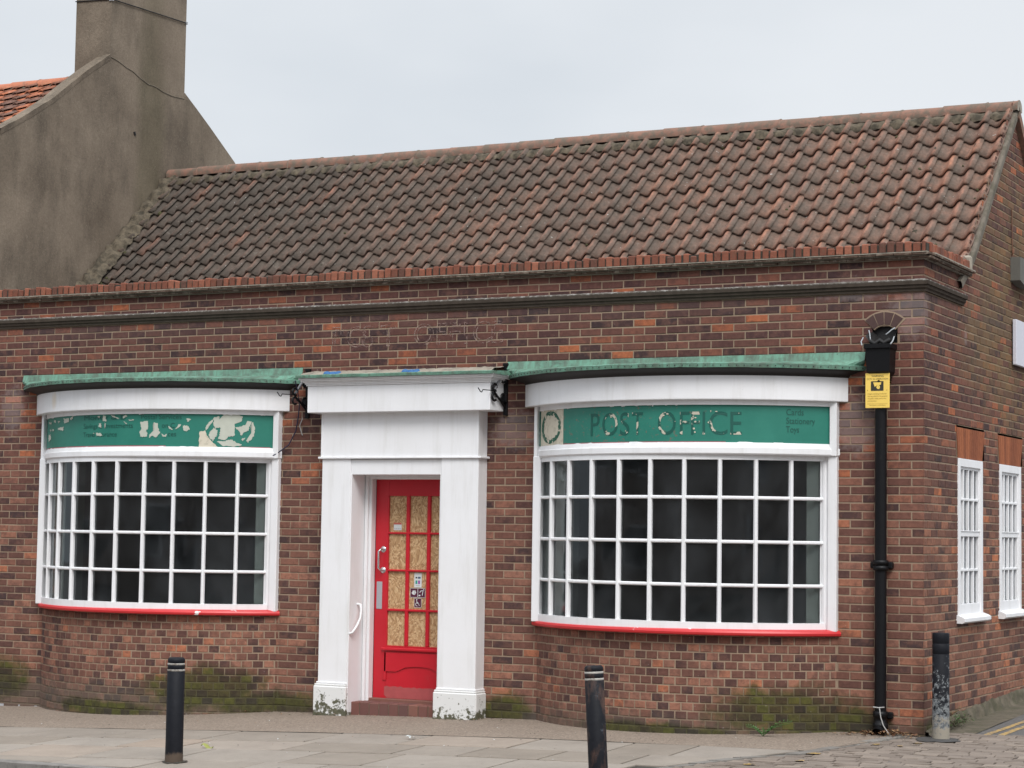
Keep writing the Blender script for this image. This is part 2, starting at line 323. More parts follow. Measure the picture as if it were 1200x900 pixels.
def bollard_mat(name, kind):
    t = NT(name); z = t.xyz()[2]; nz = t.noise(14, 7, .7)
    c = t.mix(nz, (.003, .0035, .0055), (.013, .014, .019))
    if kind == 'rust':
        c = t.mix(t.math('MULTIPLY', t.ramp(t.noise(9, 6, .65, vec=t.scaled((1, 1, .45))), [(.52, 0), (.66, 1)]), .75), c, (.085, .048, .036))
        c = t.mix(t.math('MULTIPLY', t.ramp(t.noise(12, 6, .7), [(.62, 0), (.68, 1)]), .4), c, (.13, .15, .18))
    elif kind == 'peel':
        k = t.math('ADD', t.math('SUBTRACT', .62, z), t.math('MULTIPLY', t.math('SUBTRACT', t.noise(24, 7, .75), .5), 2.6))
        c = t.mix(t.ramp(k, [(.25, 0), (.33, 1)]), c, t.mix(t.ramp(t.noise(34, 6, .75), [(.35, 0), (.65, 1)]), (.045, .055, .066), (.27, .28, .28)))
        k = t.math('ADD', t.math('SUBTRACT', .16, z), t.math('MULTIPLY', t.math('SUBTRACT', nz, .5), .6))
        c = t.mix(t.ramp(k, [(0, 0), (.06, 1)]), c, (.30, .27, .22))
    else:
        k = t.math('ADD', t.math('SUBTRACT', -.14, z), t.math('MULTIPLY', t.math('SUBTRACT', nz, .5), .1))
        c = t.mix(t.ramp(k, [(0, 0), (.03, 1)]), c, (.09, .066, .05))
    t.bsdf(c, .6, nz, .45, .008, spec=.2); return t.m
M['boll_clean'] = bollard_mat('black_bollard_paint', 'clean'); M['boll_rust'] = bollard_mat('rusting_bollard_paint', 'rust'); M['boll_peel'] = bollard_mat('peeling_bollard_paint', 'peel')
M['band'] = plain('reflective_band', (.38, .36, .33), .5, .3, 20, dirt=(.10, .07, .05), dscale=16, dthr=(.5, .62), damt=.7)
M['opp_brick'] = plain('opposite_brick', (.36, .29, .25), .9, .3, 2); M['opp_roof'] = plain('opposite_slate', (.07, .07, .08), .7, .2)

# ------------------------------------------------------------------ mesh builder
class MB:
    def __init__(s): s.v = []; s.f = []; s.mi = []; s.mats = []; s.sm = []
    def mat(s, m):
        if m not in s.mats: s.mats.append(m)
        return s.mats.index(m)
    def face(s, pts, m, smooth=False):
        i = len(s.v); s.v += [tuple(p) for p in pts]; s.f.append(tuple(range(i, i + len(pts)))); s.mi.append(s.mat(m)); s.sm.append(smooth)
    def mesh(s, vs, fs, m, smooth=False):
        i = len(s.v); s.v += [tuple(p) for p in vs]; k = s.mat(m)
        for f in fs: s.f.append(tuple(a + i for a in f)); s.mi.append(k); s.sm.append(smooth)
    def box(s, x0, x1, y0, y1, z0, z1, m, bev=0.0):
        if x0 > x1: x0, x1 = x1, x0
        if y0 > y1: y0, y1 = y1, y0
        if z0 > z1: z0, z1 = z1, z0
        b = min(bev, (x1 - x0) * .3, (y1 - y0) * .3, (z1 - z0) * .3)
        if b <= 0:
            vs = [(x, y, z) for x in (x0, x1) for y in (y0, y1) for z in (z0, z1)]
            s.mesh(vs, [(0, 1, 3, 2), (4, 6, 7, 5), (0, 4, 5, 1), (2, 3, 7, 6), (0, 2, 6, 4), (1, 5, 7, 3)], m); return
        # chamfered box: 24 verts
        vs = []; idx = {}
        for ix, X in enumerate((x0, x1)):
            for iy, Y in enumerate((y0, y1)):
                for iz, Z in enumerate((z0, z1)):
                    sx, sy, sz = (1 - 2 * ix) * b, (1 - 2 * iy) * b, (1 - 2 * iz) * b
                    idx[ix, iy, iz, 0] = len(vs); vs.append((X, Y + sy, Z + sz))
                    idx[ix, iy, iz, 1] = len(vs); vs.append((X + sx, Y, Z + sz))
                    idx[ix, iy, iz, 2] = len(vs); vs.append((X + sx, Y + sy, Z))
        fs = []
        I = idx
        for a in (0, 1):
            fs.append((I[a,0,0,0], I[a,1,0,0], I[a,1,1,0], I[a,0,1,0])); fs.append((I[0,a,0,1], I[1,a,0,1], I[1,a,1,1], I[0,a,1,1])); fs.append((I[0,0,a,2], I[1,0,a,2], I[1,1,a,2], I[0,1,a,2]))
            for c in (0, 1):
                fs.append((I[a,c,0,0], I[a,c,1,0], I[a,c,1,1], I[a,c,0,1])); fs.append((I[a,0,c,0], I[a,1,c,0], I[a,1,c,2], I[a,0,c,2])); fs.append((I[0,a,c,1], I[1,a,c,1], I[1,a,c,2], I[0,a,c,2]))
                for d in (0, 1): fs.append((I[a,c,d,0], I[a,c,d,1], I[a,c,d,2]))
        s.mesh(vs, fs, m)
    def sweep(s, path, prof, m, closed=False, caps=True, smooth=False):
        """path: list of (point, outdir) ; prof: list of (out, up) ; up is world z"""
        n = len(prof); vs = []; fs = []
        for (p, d) in path:
            for (o, u) in prof: vs.append((p[0] + d[0] * o, p[1] + d[1] * o, p[2] + u))
        for i in range(len(path) - 1):
            for j in range(n if closed else n - 1):
                k = (j + 1) % n; fs.append((i * n + j, (i + 1) * n + j, (i + 1) * n + k, i * n + k))
        if closed and caps: fs.append(tuple(range(n))); fs.append(tuple((len(path) - 1) * n + j for j in reversed(range(n))))
        s.mesh(vs, fs, m, smooth)
    def tube(s, pts, r, m, seg=10, caps=True, smooth=True):
        pts = [Vector(p) for p in pts]; rr = r if isinstance(r, (list, tuple)) else [r] * len(pts)
        vs = []; fs = []; up = None
        for i, p in enumerate(pts):
            d = (pts[min(i + 1, len(pts) - 1)] - pts[max(i - 1, 0)]).normalized()
            if up is None: up = Vector((0, 0, 1)) if abs(d.z) < .9 else Vector((1, 0, 0))
            a = d.cross(up).normalized(); b = a.cross(d).normalized(); up = b
            for k in range(seg):
                t = 2 * PI * k / seg; vs.append(p + a * math.cos(t) * rr[i] + b * math.sin(t) * rr[i])
        for i in range(len(pts) - 1):
            for k in range(seg): k2 = (k + 1) % seg; fs.append((i * seg + k, i * seg + k2, (i + 1) * seg + k2, (i + 1) * seg + k))
        s.mesh(vs, fs, m, smooth)
        if caps: s.mesh([vs[k] for k in range(seg)], [tuple(range(seg))], m); o = (len(pts) - 1) * seg; s.mesh([vs[o + k] for k in range(seg)], [tuple(range(seg))], m)
    def lathe(s, c, prof, m, seg=24, tilt=None, smooth=True):
        vs = []; fs = []; n = len(prof); T = tilt or Matrix.Identity(3)
        for (r, z) in prof:
            for k in range(seg):
                a = 2 * PI * k / seg; q = T @ Vector((r * math.cos(a), r * math.sin(a), z)); vs.append((c[0] + q.x, c[1] + q.y, c[2] + q.z))
        for i in range(n - 1):
            for k in range(seg): k2 = (k + 1) % seg; fs.append((i * seg + k, i * seg + k2, (i + 1) * seg + k2, (i + 1) * seg + k))
        s.mesh(vs, fs, m, smooth)
    def poly_prism(s, poly, axis, a, b, m):
        def P(q, t): return (t, q[0], q[1]) if axis == 'x' else ((q[0], t, q[1]) if axis == 'y' else (q[0], q[1], t))
        n = len(poly); vs = [P(q, a) for q in poly] + [P(q, b) for q in poly]
        s.mesh(vs, [tuple(range(n)), tuple(reversed(range(n, 2 * n)))] + [(i, i + n, (i + 1) % n + n, (i + 1) % n) for i in range(n)], m)
    def build(s, name, parent=None, label=None, cat=None, group=None, kind=None, recalc=False):
        me = bpy.data.meshes.new(name); me.from_pydata(s.v, [], s.f)
        for m in s.mats: me.materials.append(M[m])
        me.polygons.foreach_set('material_index', s.mi); me.polygons.foreach_set('use_smooth', s.sm); me.update()
        if recalc:
            import bmesh
            bm = bmesh.new(); bm.from_mesh(me); bmesh.ops.recalc_face_normals(bm, faces=bm.faces); bm.to_mesh(me); bm.free()
        o = bpy.data.objects.new(name, me); COL.objects.link(o)
        if parent is not None:
            o.parent = parent; w = parent
            off = Vector((0, 0, 0))
            while w is not None: off += w.location; w = w.parent
            me.transform(Matrix.Translation(-off))
        else:
            xs = [v.co for v in me.vertices]; c = Vector((sum(v.x for v in xs) / len(xs), sum(v.y for v in xs) / len(xs), min(v.z for v in xs)))
            if kind is None: me.transform(Matrix.Translation(-c)); o.location = c
        tag(o, label, cat, group, kind); return o
def tag(o, label=None, cat=None, group=None, kind=None):
    for k, v in (('label', label), ('category', cat), ('group', group), ('kind', kind)):
        if v: o[k] = v
def thing(name, label, cat, loc, group=None):
    o = bpy.data.objects.new(name, None); COL.objects.link(o); o.location = loc; o.empty_display_size = .2; tag(o, label, cat, group); return o

# ------------------------------------------------------------------ ground
def gz(x, y):
    x = max(-14, min(1.5, x)); z = .012 * x - .0013 * x * x
    return z + (.035 * max(y, -4.2) if y < 0 else .03 * min(y, 5))
KY = lambda x: -4.02 - .10 * max(-7.5, min(2, x + 7)) * 1.0 if x < -3 else -4.42 + 0.0 * x
def ky(x): return -4.13 - .13 * (x + 6.8) if -9 < x < -2 else (-3.844 if x <= -9 else -4.754)

m = MB()
xs = [-160, -90, -50, -30, -22, -18] + [-14 + i * .5 for i in range(41)] + [8, 11, 16, 24, 40, 80, 160]
ys = [-160, -90, -60, -45, -35, -28, -20, -14, -10, -8, -7, -6] + [-5.4 + i * .2 for i in range(37)] + [2.4, 3, 3.6, 4.2, 4.8, 5.4, 7, 10, 15, 25, 45, 90, 160]
vs = []
for y in ys:
    for x in xs:
        z = gz(x, y) - .025
        if y < -3.5: z = gz(x, -3.9) - (.13 if y < -4.7 else .10)
        vs.append((x, y, z))
nx = len(xs); m.mesh(vs, [(j * nx + i, j * nx + i + 1, (j + 1) * nx + i + 1, (j + 1) * nx + i) for j in range(len(ys) - 1) for i in range(nx - 1)], 'asphalt', True)
m.build('road', kind='structure')

def strip(name, x0, x1, yf0, yf1, mat, dz, nx=60, ny=6, kind='structure', bump=0.0):
    m = MB(); vs = []
    for j in range(ny + 1):
        for i in range(nx + 1):
            x = x0 + (x1 - x0) * i / nx; a, b = yf0(x), yf1(x); y = a + (b - a) * j / ny
            vs.append((x, y, gz(x, y) + dz + bump * (mnoise.noise(Vector((x * 1.7, y * 1.7, 3))))))
    m.mesh(vs, [(j * (nx + 1) + i, j * (nx + 1) + i + 1, (j + 1) * (nx + 1) + i + 1, (j + 1) * (nx + 1) + i) for j in range(ny) for i in range(nx)], mat, True)
    return m.build(name, kind=kind)
yb = lambda x: -1.34 - (.09 * max(0, -3.2 - x) if x > -8.5 else .48)
def bx(y):   # curved boundary between flags and setts
    pts = [(-4.8, -1.9), (-3.2, -1.55), (-2.08, -1.03), (-1.59, -.63), (-.78, -.39), (-.06, -.16), (.5, -.1)]
    for (a, xa), (b, xb) in zip(pts, pts[1:]):
        if a <= y <= b: return xa + (xb - xa) * (y - a) / (b - a)
    return pts[0][1] if y < pts[0][0] else pts[-1][1]
# wall-side tarmac band
m = MB(); vs = []; N = 120
for j in range(9):
    for i in range(N + 1):
        x = -17 + 17.2 * i / N; a, b = yb(x), .12; y = a + (b - a) * j / 8
        xx = min(x, bx(y) + .02); vs.append((xx, y, gz(xx, y) + .002 * mnoise.noise(Vector((x * 3, y * 3, 1)))))
m.mesh(vs, [(j * (N + 1) + i, j * (N + 1) + i + 1, (j + 1) * (N + 1) + i + 1, (j + 1) * (N + 1) + i) for j in range(8) for i in range(N)], 'tarmac', True)
m.build('pavement', kind='structure')
# bedding under slabs and setts
strip('paving_bed', -17, 9, lambda x: ky(x) + .01, lambda x: min(yb(x) + .02, 0) if x < -.6 else (.30 if x > .05 else -.02), 'joint', -.012, 100, 24)
# flags
m = MB()
def slab(m, x0, x1, y0, y1, mat, dz, g=.012, jit=.003, cor=None):
    t = [rnd(-jit, jit) for _ in range(4)]; z = lambda x, y, k: gz(x, y) + dz + t[k]
    q = cor or [(x0, y0), (x1, y0), (x1, y1), (x0, y1)]; sg = [(1, 1), (-1, 1), (-1, -1), (1, -1)]; b = .004
    c = [(x + a * g, y + e * g) for (x, y), (a, e) in zip(q, sg)]; ci = [(x + a * (g + b), y + e * (g + b)) for (x, y), (a, e) in zip(q, sg)]
    vs = [(x, y, z(x, y, k) - .03) for k, (x, y) in enumerate(c)] + [(x, y, z(x, y, k) - .004) for k, (x, y) in enumerate(c)] + [(x, y, z(x, y, k)) for k, (x, y) in enumerate(ci)]
    m.mesh(vs, [(i, (i + 1) % 4, 4 + (i + 1) % 4, 4 + i) for i in range(4)] + [(4 + i, 4 + (i + 1) % 4, 8 + (i + 1) % 4, 8 + i) for i in range(4)] + [(8, 9, 10, 11)], mat)
rows = [0]; 
while rows[-1] < 4.2: rows.append(rows[-1] + random.choice([.55, .6, .68, .75]))
for a, b in zip(rows, rows[1:]):
    x = -17 + rnd(0, .5)
    while x < 0:
        w = random.choice([.6, .75, .9, .9, 1.05]); x1 = x + w
        bl, br = yb(x), yb(x1); k = ky((x + x1) / 2) + .15
        if max(bl, br) - a > k + .08:
            t0, t1 = (br - b), (br - a)
            xe0 = min(x1, bx(max(t0, -4.8)) - .06); xe1 = min(x1, bx(max(t1, -4.8)) - .06)
            if xe0 - x > .05 and xe1 - x > .05:
                slab(m, 0, 0, 0, 0, 'slab', 0, cor=[(x, max(bl - b, k)), (xe0, max(br - b, k)), (xe1, br - a), (x, bl - a)])
        x = x1
m.build('paving_flags', kind='structure')
# curved edging between flags and setts
m = MB(); y = -4.6; 
while y < -.1:
    x = bx(y); x2 = bx(y + .2); w = .11
    t = rnd(-.006, .006); w *= rnd(.8, 1.2); q = [(x - w / 2 + rnd(-.01, .01), y + .012), (x + w / 2, y + .012), (x2 + w / 2, y + .188), (x2 - w / 2 + rnd(-.01, .01), y + .188)]
    vs = [(a, b, gz(a, b) + .002 + t) for a, b in q] + [(a, b, gz(a, b) - .03) for a, b in q]
    m.mesh(vs, [(0, 1, 2, 3), (0, 4, 5, 1), (1, 5, 6, 2), (2, 6, 7, 3), (3, 7, 4, 0)], 'edging'); y += .2
m.build('paving_edging', kind='structure')
# setts
m = MB(); y = -4.7; r = 0
while y < .28:
    h = rnd(.095, .115); x = bx(y) + .07; x = x - (r % 2) * .1
    while x < 8.5:
        w = rnd(.17, .25); x0 = max(x, bx(y) + .065)
        lim = 1.0 if y > .0 else 99
        if x + w - x0 > .06 and x0 < lim and not (y + h > -.03 and x0 < .03):
            slab(m, x0, min(x + w, lim + .1), y, y + h, 'sett', -.002, .005 + rnd(0, .004), .007)
        x += w
    y += h; r += 1
m.build('setts', kind='structure')
# kerb
m = MB(); x = -17
while x < 9:
    a, b = x + .004, x + .9; mid = (a + b) / 2
    q = [(a, ky(a)), (b, ky(b)), (b, ky(b) + .14), (a, ky(a) + .14)]
    vs = [(u, v, gz(u, v) + .003) for u, v in q] + [(u, v, gz(u, v) - .2) for u, v in q]
    m.mesh(vs, [(0, 1, 2, 3), (0, 4, 5, 1), (1, 5, 6, 2), (2, 6, 7, 3), (3, 7, 4, 0)], 'kerb'); x += .91
m.build('kerb', kind='structure')
# gutter dirt along the side wall, yellow lines
strip('gutter_dirt', 0.0, .33, lambda x: .25, lambda x: 12, 'verge_dirt', -.019, 8, 60, bump=.008)
m = MB()
for x0, w in ((.385, .055), (.505, .06)):
    vs = []; n = 60
    for i in range(n + 1):
        y = .20 + 11 * i / n; xx = x0 + .045 * min(y, 3) + .012 * mnoise.noise(Vector((y * 3, x0 * 9, 0)))
        vs += [(xx, y, gz(xx, y) - .021), (xx + w, y, gz(xx, y) - .021)]
    m.mesh(vs, [(2 * i, 2 * i + 1, 2 * i + 3, 2 * i + 2) for i in range(n)], 'yellow_line')
for (x, y, a, b) in [(-.5, -1.5, .07, .04), (-.75, -2.3, .06, .035), (-.2, -.75, .04, .03), (.1, -.55, .06, .025), (-.45, -1.95, .045, .03), (.02, -.78, .03, .02), (-.58, -2.6, .07, .04)]:
    n = 9; vs = []
    for k in range(n):
        t = 2 * PI * k / n; rr = rnd(.7, 1.1); vs.append((x + a * rr * math.cos(t), y + b * rr * math.sin(t) * 1.6, gz(x, y) + .005 + .012 * math.cos(t) * a))
    m.mesh(vs, [tuple(range(n))], 'yellow_line')
m.build('road_marking', kind='structure')

# ------------------------------------------------------------------ brickwork
def brickwork(m, u0, u1, z0, z1, P, holes=(), L=.225, H=.075, bmat='brick', mmat='mortar', zb=0.0, phase=0.0, clip=None, j=.0125, step=.6):
    """P(u, d, z) -> point; d>0 outwards"""
    k = math.floor((z0 - zb) / H + 1e-6); z = zb + k * H
    while z < z1 - .005:
        a, b = max(z, z0), min(z + H, z1); zc = (a + b) / 2
        iv = [(u0, u1)] if clip is None else clip(zc)
        for (h0, h1, g0, g1) in holes:
            if g0 < zc < g1:
                nv = []
                for p, q in iv:
                    if h1 <= p or h0 >= q: nv.append((p, q)); continue
                    if h0 > p: nv.append((p, h0))
                    if h1 < q: nv.append((h1, q))
                iv = nv
        off = (k % 2) * L / 2 + phase
        for p, q in iv:
            n = max(1, int((q - p) / step)); st = [p + (q - p) * i / n for i in range(n + 1)]
            vs = []
            for u in st: vs += [P(u, -.005, a), P(u, -.005, b)]
            m.mesh(vs, [(2 * i, 2 * i + 2, 2 * i + 3, 2 * i + 1) for i in range(n)], mmat)
            i0 = math.floor((p - off) / L)
            u = off + i0 * L
            while u < q:
                s0, s1 = max(u, p), min(u + L, q)
                if s1 - s0 > .03:
                    g = j / 2; e = [rnd(-.0018, .0018) for _ in range(4)]; d = rnd(-.0012, .0018)
                    x0, x1 = s0 + g + e[0] - (.0 if s0 > p + 1e-6 else g), s1 - g + e[1] + (.0 if s1 < q - 1e-6 else g)
                    y0, y1 = a + g + e[2], b - g + e[3]; c = .004
                    w = [rnd(-.001, .001) for _ in range(4)]
                    vs = [P(x0, -.006, y0), P(x1, -.006, y0), P(x1, -.006, y1), P(x0, -.006, y1),
                          P(x0, d - .003, y0), P(x1, d - .003, y0 + w[0]), P(x1, d - .003, y1 + w[1]), P(x0, d - .003, y1),
                          P(x0 + c, d + w[0], y0 + c), P(x1 - c, d + w[1], y0 + c), P(x1 - c, d + w[2], y1 - c), P(x0 + c, d + w[3], y1 - c)]
                    m.mesh(vs, [(i, (i + 1) % 4, 4 + (i + 1) % 4, 4 + i) for i in range(4)] + [(4 + i, 4 + (i + 1) % 4, 8 + (i + 1) % 4, 8 + i) for i in range(4)] + [(8, 9, 10, 11)], bmat)
                u += L
        z += H; k += 1

XL = -10.763
shop = thing('shop_building', 'single storey red brick shop with pantile roof, two bow windows and a red door', 'building', (-5.4, 0, -.1))
BAYS = [(-9.86, -6.765), (-3.81, -.785)]
holes = [(a + .03, b - .03, -1, 3.22) for a, b in BAYS] + [(-6.0, -4.6, -1, 2.85), (-.475, -.245, 3.42, 3.60)]
m = MB()
brickwork(m, XL, 0, -.45, 4.2, lambda u, d, z: (u, -d, z), holes)
m.build('front_wall', shop)
# side wall
def side_clip(z):
    if z < 4.2: return [(0, 5.3)]
    a, b = z - 2.98, 9.58 - z
    return [(a, b)] if b - a > .05 else []
m = MB()
SW = [(1.096, 1.973, 1.0, 2.468), (2.63, 3.50, 1.0, 2.468)]
sh = [(a, b, c, d) for a, b, c, d in SW] + [(1.05, 2.07, 2.468, 2.756), (2.58, 3.60, 2.468, 2.756)]
brickwork(m, 0, 5.3, -.1, 6.25, lambda u, d, z: (d, u, z), sh, bmat='brick_side', mmat='mortar_side', clip=side_clip, phase=.1125 - .0, L=.225)
m.build('side_wall', shop)
# inner shell: room, parapet back, rear wall
m = MB()
m.box(XL + .02, -.24, 4.2, 4.24, -.3, 2.7, 'dark'); m.box(XL + .02, -.24, .02, 4.2, 2.62, 2.66, 'dark'); m.box(XL + .02, -.24, -.0, 4.2, -.28, -.24, 'dark')
m.box(XL + .02, XL + .05, .02, 4.2, -.24, 2.62, 'dark'); m.box(-.27, -.24, .02, 4.2, -.24, 2.62, 'dark')
m.build('interior_room', shop)
m = MB()
m.face([(XL, 5.3, -.3), (-.006, 5.3, -.3), (-.006, 5.3, 4.2), (XL, 5.3, 4.2)], 'mortar'); m.build('rear_wall', shop)
m = MB()
m.box(XL, -.22, .22, .24, 3.9, 4.19, 'mortar'); m.box(-.24, -.22, .22, 1.3, 3.9, 4.19, 'mortar')
m.box(XL, -.24, .24, 1.35, 4.02, 4.06, 'lead'); m.build('parapet_gutter', shop)

# string course
prof = [(.0, 0), (.018, .0), (.020, .018), (.034, .030), (.036, .052), (.050, .058), (.052, .094), (.048, .098), (.0, .112)]
m = MB(); path = []
x = XL
while x < -.4: path.append(((x, 0, 3.905 + rnd(-.001, .001)), (0, -1))); x += .4
path += [((0, 0, 3.905), (1, -1)), ((0, .6, 3.905), (1, 0)), ((0, 1.27, 3.905), (1, 0))]
m.sweep(path, prof, 'string', closed=True); m.build('string_course', shop, recalc=True)
# creasing tiles and brick-on-edge coping
m = MB()
def run(x0, x1, w, fn):
    x = x0
    while x < x1 - w * .4: fn(x, min(x + w, x1)); x += w
for lay, (z, pr) in enumerate(((4.195, .055), (4.222, .085))):
    run(XL - .05 * lay, .08, .165, lambda a, b: m.box(a + .002, b - .002, -pr - rnd(-.004, .006), .24, z + rnd(-.002, .002), z + .019 + rnd(0, .003), 'creasing', .003))
    run(.02, 1.42, .165, lambda a, b: m.box(-.24, pr + rnd(-.004, .006), a + .002, b - .002, z + rnd(-.002, .002) + .001, z + .019, 'creasing', .003))
    m.box(XL, .03, -.03 - .03 * lay, .23, z - .006, z + .003, 'cement'); m.box(-.23, .03 + .03 * lay, .03, 1.4, z - .007, z + .002, 'cement')
m.box(XL, .05, -.088, .235, 4.243, 4.252, 'cement'); m.box(-.235, .088, .05, 1.42, 4.2405, 4.2515, 'cement')
m.build('tile_creasing', shop)
m = MB()
def cb(a, b, front):
    t = rnd(-.006, .006); h = rnd(-.016, .004) if random.random() < .9 else rnd(-.04, -.02); n = 4
    jt = rnd(.010, .022); a += jt / 2; b -= jt / 2
    if front: m.box(a, b, -.045 + t - rnd(-.004, .008), .19, 4.253, 4.352 + h, 'coping', .009)
    else: m.box(-.19, .045 + t, a, b, 4.253, 4.352 + h, 'coping', .009)
run(XL, .03, .079, lambda a, b: cb(a, b, True))
run(.045, 1.38, .079, lambda a, b: cb(a, b, False))
m.box(XL, .03, -.028, .18, 4.252, 4.332, 'joint'); m.box(-.18, .028, .03, 1.37, 4.2525, 4.331, 'joint')
m.box(-.17, .05, 1.385, 1.46, 4.2, 4.40, 'cement', .02)
m.build('parapet_coping', shop)

# ------------------------------------------------------------------ pantile roof
def pantiles(m, x0, x1, prof_fn, rows, gauge, W, mat, A=.072, length=None, skip=None, jit=.004):
    """prof_fn(s) -> (y,z,ty,tz) point and downslope tangent at distance s down from ridge"""
    n = int(round((x1 - x0) / W)); W = (x1 - x0) / n; US = 10
    for r in range(rows):
        s0, s1 = r * gauge - .06, (r + 1) * gauge
        wob = 0
        for c in range(n):
            if skip and skip(x0 + (c + .5) * W, (s0 + s1) / 2): continue
            dx = rnd(-jit, jit) * .7; ds = rnd(-.005, .007); dh = rnd(-.002, .003); tw = rnd(-.004, .004)
            vs = []
            smid = (s0 + s1) / 2
            for (s, up) in ((s0, .000), (smid, .015), (s1 + ds, .040)):
                y, z, ty, tz = prof_fn(s)
                ny, nz_ = (-tz, ty) if ty * 1 > 0 else (tz, -ty)
                # outward normal of slope (pointing up)
                if nz_ < 0: ny, nz_ = -ny, -nz_
                for i in range(US + 1):
                    u = i / US; h = A * (.5 + .5 * math.cos(2 * PI * (u - .82))) ** 1.1 + (.007 if u > .7 else (.007 * max(0, (u - .5) / .2))) + up + dh + tw * (u - .5)
                    h -= .012 if i == 0 else 0; vs.append((x0 + (c + u) * W + dx - (.018 if i == 0 else 0), y + ny * h, z + nz_ * h))
            b = len(vs); y, z, ty, tz = prof_fn(s1 + ds)
            ny, nz_ = (-tz, ty)
            if nz_ < 0: ny, nz_ = -ny, -nz_
            for i in range(US + 1):
                p = vs[2 * (US + 1) + i]; vs.append((p[0], p[1] - ny * .020, p[2] - nz_ * .020))
            k = US + 1
            m.mesh(vs, [(j * k + i, (j + 1) * k + i, (j + 1) * k + i + 1, j * k + i + 1) for j in range(3) for i in range(US)], mat, True)
RY, RZ = 3.30, 6.13
def rp(s):
    S1 = 2.50; r2 = .70710678
    if s <= S1: return (RY - s * r2, RZ - s * r2, -r2, -r2)
    t = s - S1; a = math.radians(33); return (RY - S1 * r2 - t * math.cos(a), RZ - S1 * r2 - t * math.sin(a), -math.cos(a), -math.sin(a))
m = MB()
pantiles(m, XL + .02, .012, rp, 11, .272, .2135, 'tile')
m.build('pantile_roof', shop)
m = MB()
vs = [(XL, rp(s)[0], rp(s)[1] - .012) for s in (0, 2.5, 3.0)] + [(.0, rp(s)[0], rp(s)[1] - .012) for s in (0, 2.5, 3.0)]
m.mesh(vs, [(0, 1, 4, 3), (1, 2, 5, 4)], 'soffit')
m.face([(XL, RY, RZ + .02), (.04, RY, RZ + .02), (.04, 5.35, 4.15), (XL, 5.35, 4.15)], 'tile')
m.build('roof_underlay', shop)
# ridge
m = MB(); x = XL + .02; R0 = .092
while x < .03:
    L_ = min(.455, .045 - x); dz = rnd(-.005, .005) + .008 * math.sin(x * 1.1); dy = rnd(-.006, .006); vs = []; K = 10
    for i, (xx, rr) in enumerate(((x, R0 + .004), (x + L_ * .96, R0), (x + L_ + .01, R0 + .007))):
        for k in range(K + 1):
            a = PI * (-.08 + 1.16 * k / K); vs.append((xx, RY + dy - rr * math.cos(a) * 1.02, RZ + .035 + dz + rr * math.sin(a) * .98))
    n = K + 1; m.mesh(vs, [(j * n + k, j * n + k + 1, (j + 1) * n + k + 1, (j + 1) * n + k) for j in range(2) for k in range(K)], 'ridge', True)
    m.mesh([vs[2 * n + k] for k in range(n)], [tuple(range(n))], 'cement')
    x += L_
    if L_ < .2: break
m.build('ridge', shop)
def lumpy(name, pts0, pts1, n, k, amp, mat, parent, bow=.03, seed=0, extra=None):
    """irregular mortar fillet between two polylines"""
    m = MB(); vs = []
    for i in range(n + 1):
        t = i / n; a = Vector(pts0[0]).lerp(Vector(pts0[1]), t); b = Vector(pts1[0]).lerp(Vector(pts1[1]), t)
        for j in range(k + 1):
            u = j / k; p = a.lerp(b, u); q = mnoise.noise(Vector((i * .37, j * .6, seed))) + .6 * mnoise.noise(Vector((i * 1.1, j * 1.3, seed + 5)))
            vs.append((p.x, p.y - (bow * math.sin(PI * u) + amp * q) * .7, p.z + (bow * math.sin(PI * u) + amp * q) * .7))
    m.mesh(vs, [(i * (k + 1) + j, i * (k + 1) + j + 1, (i + 1) * (k + 1) + j + 1, (i + 1) * (k + 1) + j) for i in range(n) for j in range(k)], mat, True)
    return m.build(name, parent)
lumpy('ridge_bedding', ((XL, RY - .10, RZ + .0), (.0, RY - .10, RZ + .0)), ((XL, RY - .17, RZ - .10), (.0, RY - .17, RZ - .10)), 260, 3, .03, 'bedding', shop, .025, 2)
a0, b0 = rp(.05), rp(2.9)
lumpy('abutment_fillet', ((XL + .01, a0[0] - .02, a0[1] + .12), (XL + .01, b0[0], b0[1] + .13)), ((XL + .24, a0[0] - .03, a0[1] + .045), (XL + .26, b0[0], b0[1] + .045)), 60, 5, .055, 'bedding', shop, .03, 9)
m = MB()
for i in range(42):
    s = rnd(.1, 2.9); y, z, _, _ = rp(s); x = XL + abs(random.gauss(.1, .10)); r = rnd(.015, .05)
    tl = Matrix.Rotation(PI / 4, 3, 'X')
    m.lathe((x, y - .03, z + .05), [(.001, r * .7), (r * .6, r * .55), (r, r * .15), (r * .9, -r * .4)], 'moss', 7, tl)
for i in range(170):
    s = rnd(.1, 2.6); y, z, _, _ = rp(s); x = rnd(XL, 0) if random.random() < .6 else rnd(-7, 0); r = rnd(.008, .024)
    m.lathe((x, y, z + .04), [(.001, r * .7), (r * .7, r * .5), (r, 0), (r * .9, -r)], 'moss', 6, Matrix.Rotation(PI / 4, 3, 'X'))
m.build('moss_clumps', shop, kind='stuff')
# verge
m = MB()
path = [rp(s) for s in (0, .3, .6, .9, 1.2, 1.5, 1.8, 2.1, 2.4, 2.6, 2.8, 3.0)]
vs = []
for i, (y, z, ty, tz) in enumerate(path):
    w = rnd(-.004, .004); ny, nz_ = -.7071, .7071
    for (dx, h) in ((-.015, .045), (.034 + w, .040), (.040 + w, .02), (.034 + w, -.045), (.0, -.05)):
        vs.append((dx, y + ny * h, z + nz_ * h))
m.mesh(vs, [(i * 5 + j, i * 5 + j + 1, (i + 1) * 5 + j + 1, (i + 1) * 5 + j) for i in range(len(path) - 1) for j in range(4)], 'verge_mortar')
